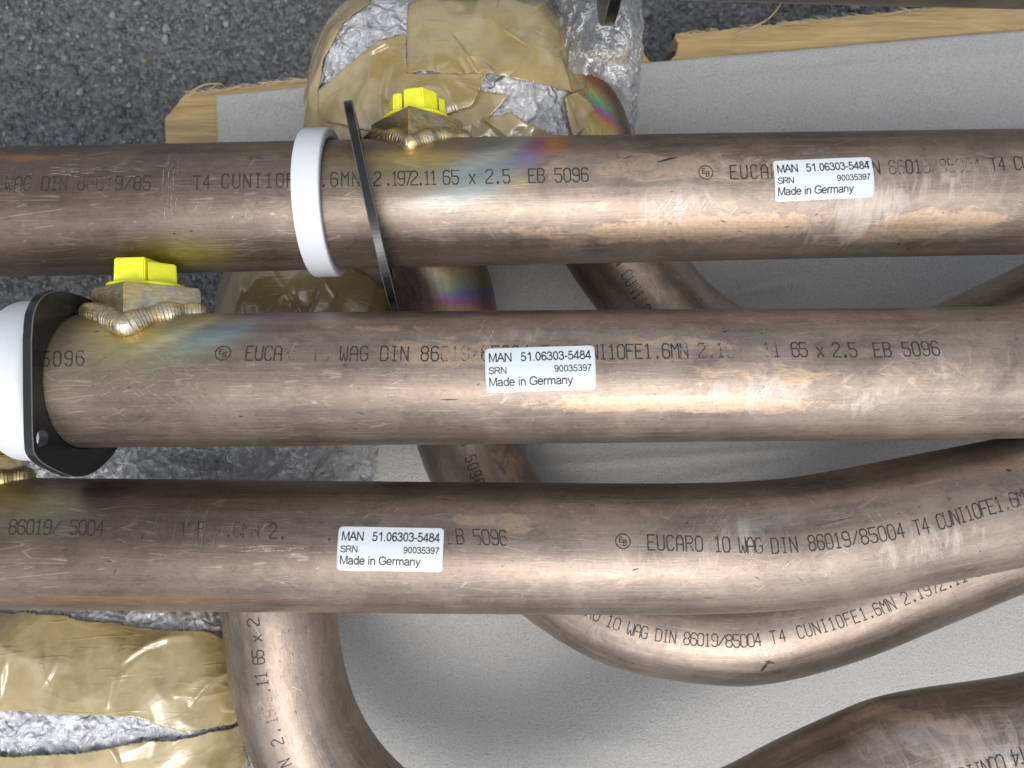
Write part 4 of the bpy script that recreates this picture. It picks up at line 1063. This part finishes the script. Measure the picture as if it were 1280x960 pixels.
class Pack:
    def __init__(s, cx, cy, a, b, top, label, n=(330, 260), ex=3.2, rot=0.0, seed=0.0, name='taped_package', cat='package', amp=1.0):
        zb = H - DF + 0.001; s.c = H - top - zb; s.a, s.b = a, b
        i = np.tan(np.linspace(-1, 1, n[0]) * math.radians(82)) ; j = np.tan(np.linspace(-1, 1, n[1]) * math.radians(82))
        I, J = np.meshgrid(i, j, indexing='ij')
        sc = 1 / (np.abs(I) ** ex + np.abs(J) ** ex + 1) ** (1 / ex)
        X, Y, Z = I * sc, J * sc, sc
        nx = np.sign(X) * np.abs(X) ** (ex - 1) / a; ny = np.sign(Y) * np.abs(Y) ** (ex - 1) / b; nz = np.abs(Z) ** (ex - 1) / s.c
        N = np.stack([nx, ny, nz], -1); N /= np.linalg.norm(N, axis=-1)[..., None]
        cr, sr = math.cos(rot), math.sin(rot)
        def ro(V): return np.stack([V[..., 0] * cr - V[..., 1] * sr, V[..., 0] * sr + V[..., 1] * cr, V[..., 2]], -1)
        P = ro(np.stack([X * a, Y * b, Z * s.c], -1)); s.N = ro(N)
        q = P + seed
        h = -crease(q * 10, 2) * 0.0085 * amp + fbm(q * 12, 2) * 0.004 * amp
        s.P = P + s.N * h[..., None] + np.array([cx, cy, zb]); s.q = q
        s.P[..., 2] = np.maximum(s.P[..., 2], zb)
        s.root = thing(name, (cx, cy, zb), label, cat, 'flange ends wrapped in bubble wrap and tape')
    def layer(s, name, mat, poly=None, off=0.0, wr=0.0012, fr=34, seed=0.0, th=0.0004, edge=3.0, stretch=(1, 1, 1), nf=0, ang=(20, 100, -40)):
        q = s.q * np.array(stretch) + seed
        # pulled folds running across the strip, and finer crinkles
        h = off + (wr * (0.6 - crease(q * fr, 3)) + wr * 0.3 * (0.5 - crease(q * fr * 3.1 + 3, 2)) if name != 'brown_tape' else wr * 1.3 * (0.35 - crease(q * fr * 0.55, 2)) + 0.0009)
        P = s.P + s.N * h[..., None]
        if nf:
            x, y = topx(P); P = P + s.N * folds(x, y, poly, nf, int(seed), ang)[..., None]
        mask = None
        if poly is not None:
            x, y = topx(P); e = edge * np.stack([noise(q * 60), noise(q * 60 + 50)], -1)
            ins = in_poly(x + e[..., 0], y + e[..., 1], poly)
            mask = ins[:-1, :-1] & ins[1:, :-1] & ins[1:, 1:] & ins[:-1, 1:]
            mask = largest(mask)
        me = grid_mesh(name, P, mask=mask)
        o = link(name, me, s.root, mat)
        if th:
            md = o.modifiers.new('thickness', 'SOLIDIFY'); md.thickness = th; md.offset = 1
        return o
# package 1
k1 = Pack(-0.0385, 0.180, 0.0960, 0.0740, 0.420, 'big brown taped package with bubble wrap showing, behind the topmost whole pipe', seed=3.0, ex=3.4, n=(420, 330), amp=1.35)
k1.layer('bubble_wrap', M['bubble'], None, 0.0, wr=0.0030, fr=60, th=0)
k1.layer('brown_tape', M['tape'], [(360, -40), (470, -40), (462, 4), (428, 30), (405, 75), (398, 112), (420, 132), (470, 128), (590, 112), (640, 118), (600, 160), (740, 176), (745, 260), (350, 260)], 0.0012, wr=0.0022, fr=28, seed=8.0, nf=14 or 26)
k1.layer('brown_tape', M['tape'], [(508, 4), (560, -8), (660, -12), (712, 8), (733, 60), (742, 112), (730, 120), (640, 98), (612, 92), (506, 92)], 0.0022, wr=0.0026, fr=30, seed=15.0, nf=15 or 26)
k1.layer('brown_tape', M['tape'], [(428, 88), (470, 50), (508, 44), (512, 92), (612, 90), (590, 132), (545, 150), (470, 168), (398, 150), (396, 114)], 0.0032, wr=0.0026, fr=26, seed=22.0, nf=12 or 24)
k1.layer('brown_tape', M['tape'], [(590, 150), (640, 140), (690, 168), (735, 178), (735, 230), (580, 230)], 0.0018, wr=0.003, fr=30, seed=25.0, nf=8)
k1.layer('brown_tape', M['tape'], [(706, 120), (742, 105), (745, 150), (718, 172), (709, 150)], 0.0030, wr=0.002, fr=40, seed=29.0, nf=4)
# package 2
k2 = Pack(-0.1320, 0.030, 0.0640, 0.0700, 0.4325, 'brown taped package lying between the topmost and the middle pipe', seed=41.0, ex=3.0, n=(280, 260))
k2.layer('bubble_wrap', M['bubble'], None, 0.0, wr=0.0030, fr=60, th=0)
k2.layer('brown_tape', M['tape'], [(230, 250), (520, 250), (520, 440), (230, 440)], 0.0016, wr=0.0026, fr=26, seed=33.0, nf=14)
# package 3
k3 = Pack(-0.2500, -0.196, 0.0930, 0.0800, 0.4180, 'brown taped package in the bottom left corner', rot=-0.06, seed=61.0, ex=3.4, n=(400, 340))
k3.layer('bubble_wrap', M['bubble'], None, 0.0, wr=0.0030, fr=60, th=0)
k3.layer('brown_tape', M['tape'], [(-120, 756), (60, 766), (170, 783), (262, 790), (296, 805), (312, 790), (330, 880), (290, 905), (230, 916), (170, 898), (60, 892), (-120, 886)], 0.0016, wr=0.0019, fr=20, seed=44.0, nf=18, ang=(60, 100, 75, 15))
k3.layer('brown_tape', M['tape'], [(-120, 960), (0, 946), (90, 940), (180, 926), (240, 922), (300, 905), (340, 1100), (-120, 1100)], 0.0024, wr=0.0022, fr=28, seed=53.0, nf=12, ang=(60, 100, 75, 15))

# loose wrap: crumpled sheets
def sheet(name, corners, d, parent, mat, n=(170, 90), amp=0.004, seed=0.0, bulge=0.0):
    u = np.linspace(0, 1, n[0])[:, None]; v = np.linspace(0, 1, n[1])[None]
    c = np.array(corners, float)
    xy = ((1 - u) * (1 - v))[..., None] * c[0] + (u * (1 - v))[..., None] * c[1] + (u * v)[..., None] * c[2] + ((1 - u) * v)[..., None] * c[3]
    X = (xy[..., 0] - 640) * d / F; Y = (480 - xy[..., 1]) * d / F
    q = np.stack([X, Y, X * 0 + seed], -1)
    Z = H - d + amp * (1 - 1.6 * crease(q * 45, 3)) + fbm(q * 18, 2) * amp + bulge * (np.sin(np.pi * u) ** 0.5 * np.sin(np.pi * v) ** 0.5)
    w = np.stack([noise(q * 50 + 3), noise(q * 50 + 9)], -1) * 0.0015
    me = grid_mesh(name, np.stack([X + w[..., 0], Y + w[..., 1], Z], -1))
    o = link(name, me, parent, mat)
    md = o.modifiers.new('thickness', 'SOLIDIFY'); md.thickness = 0.0003
    return o
sheet('bubble_wrap', [(155, 640), (472, 640), (474, 500), (165, 500)], 0.455, k2.root, M['film'], seed=2.0, amp=0.005)
sheet('bubble_wrap', [(40, 640), (175, 640), (170, 540), (40, 540)], 0.49, k2.root, M['film'], seed=5.0, amp=0.003, n=(80, 60))
# clear film drawn over the elbow beside package 1
kf = Pack(0.0520, 0.205, 0.0330, 0.0720, 0.4130, 'x', seed=81.0, ex=2.6, n=(180, 260), amp=0.8)
bpy.data.objects.remove(kf.root)
kf.root = k1.root
kf.layer('clear_film', M['film'], [(690, -60), (815, -60), (808, 30), (800, 100), (794, 172), (788, 182), (787, 130), (772, 108), (745, 98), (700, 86)], 0.0, wr=0.0035, fr=42, seed=4.0, th=0.0002)
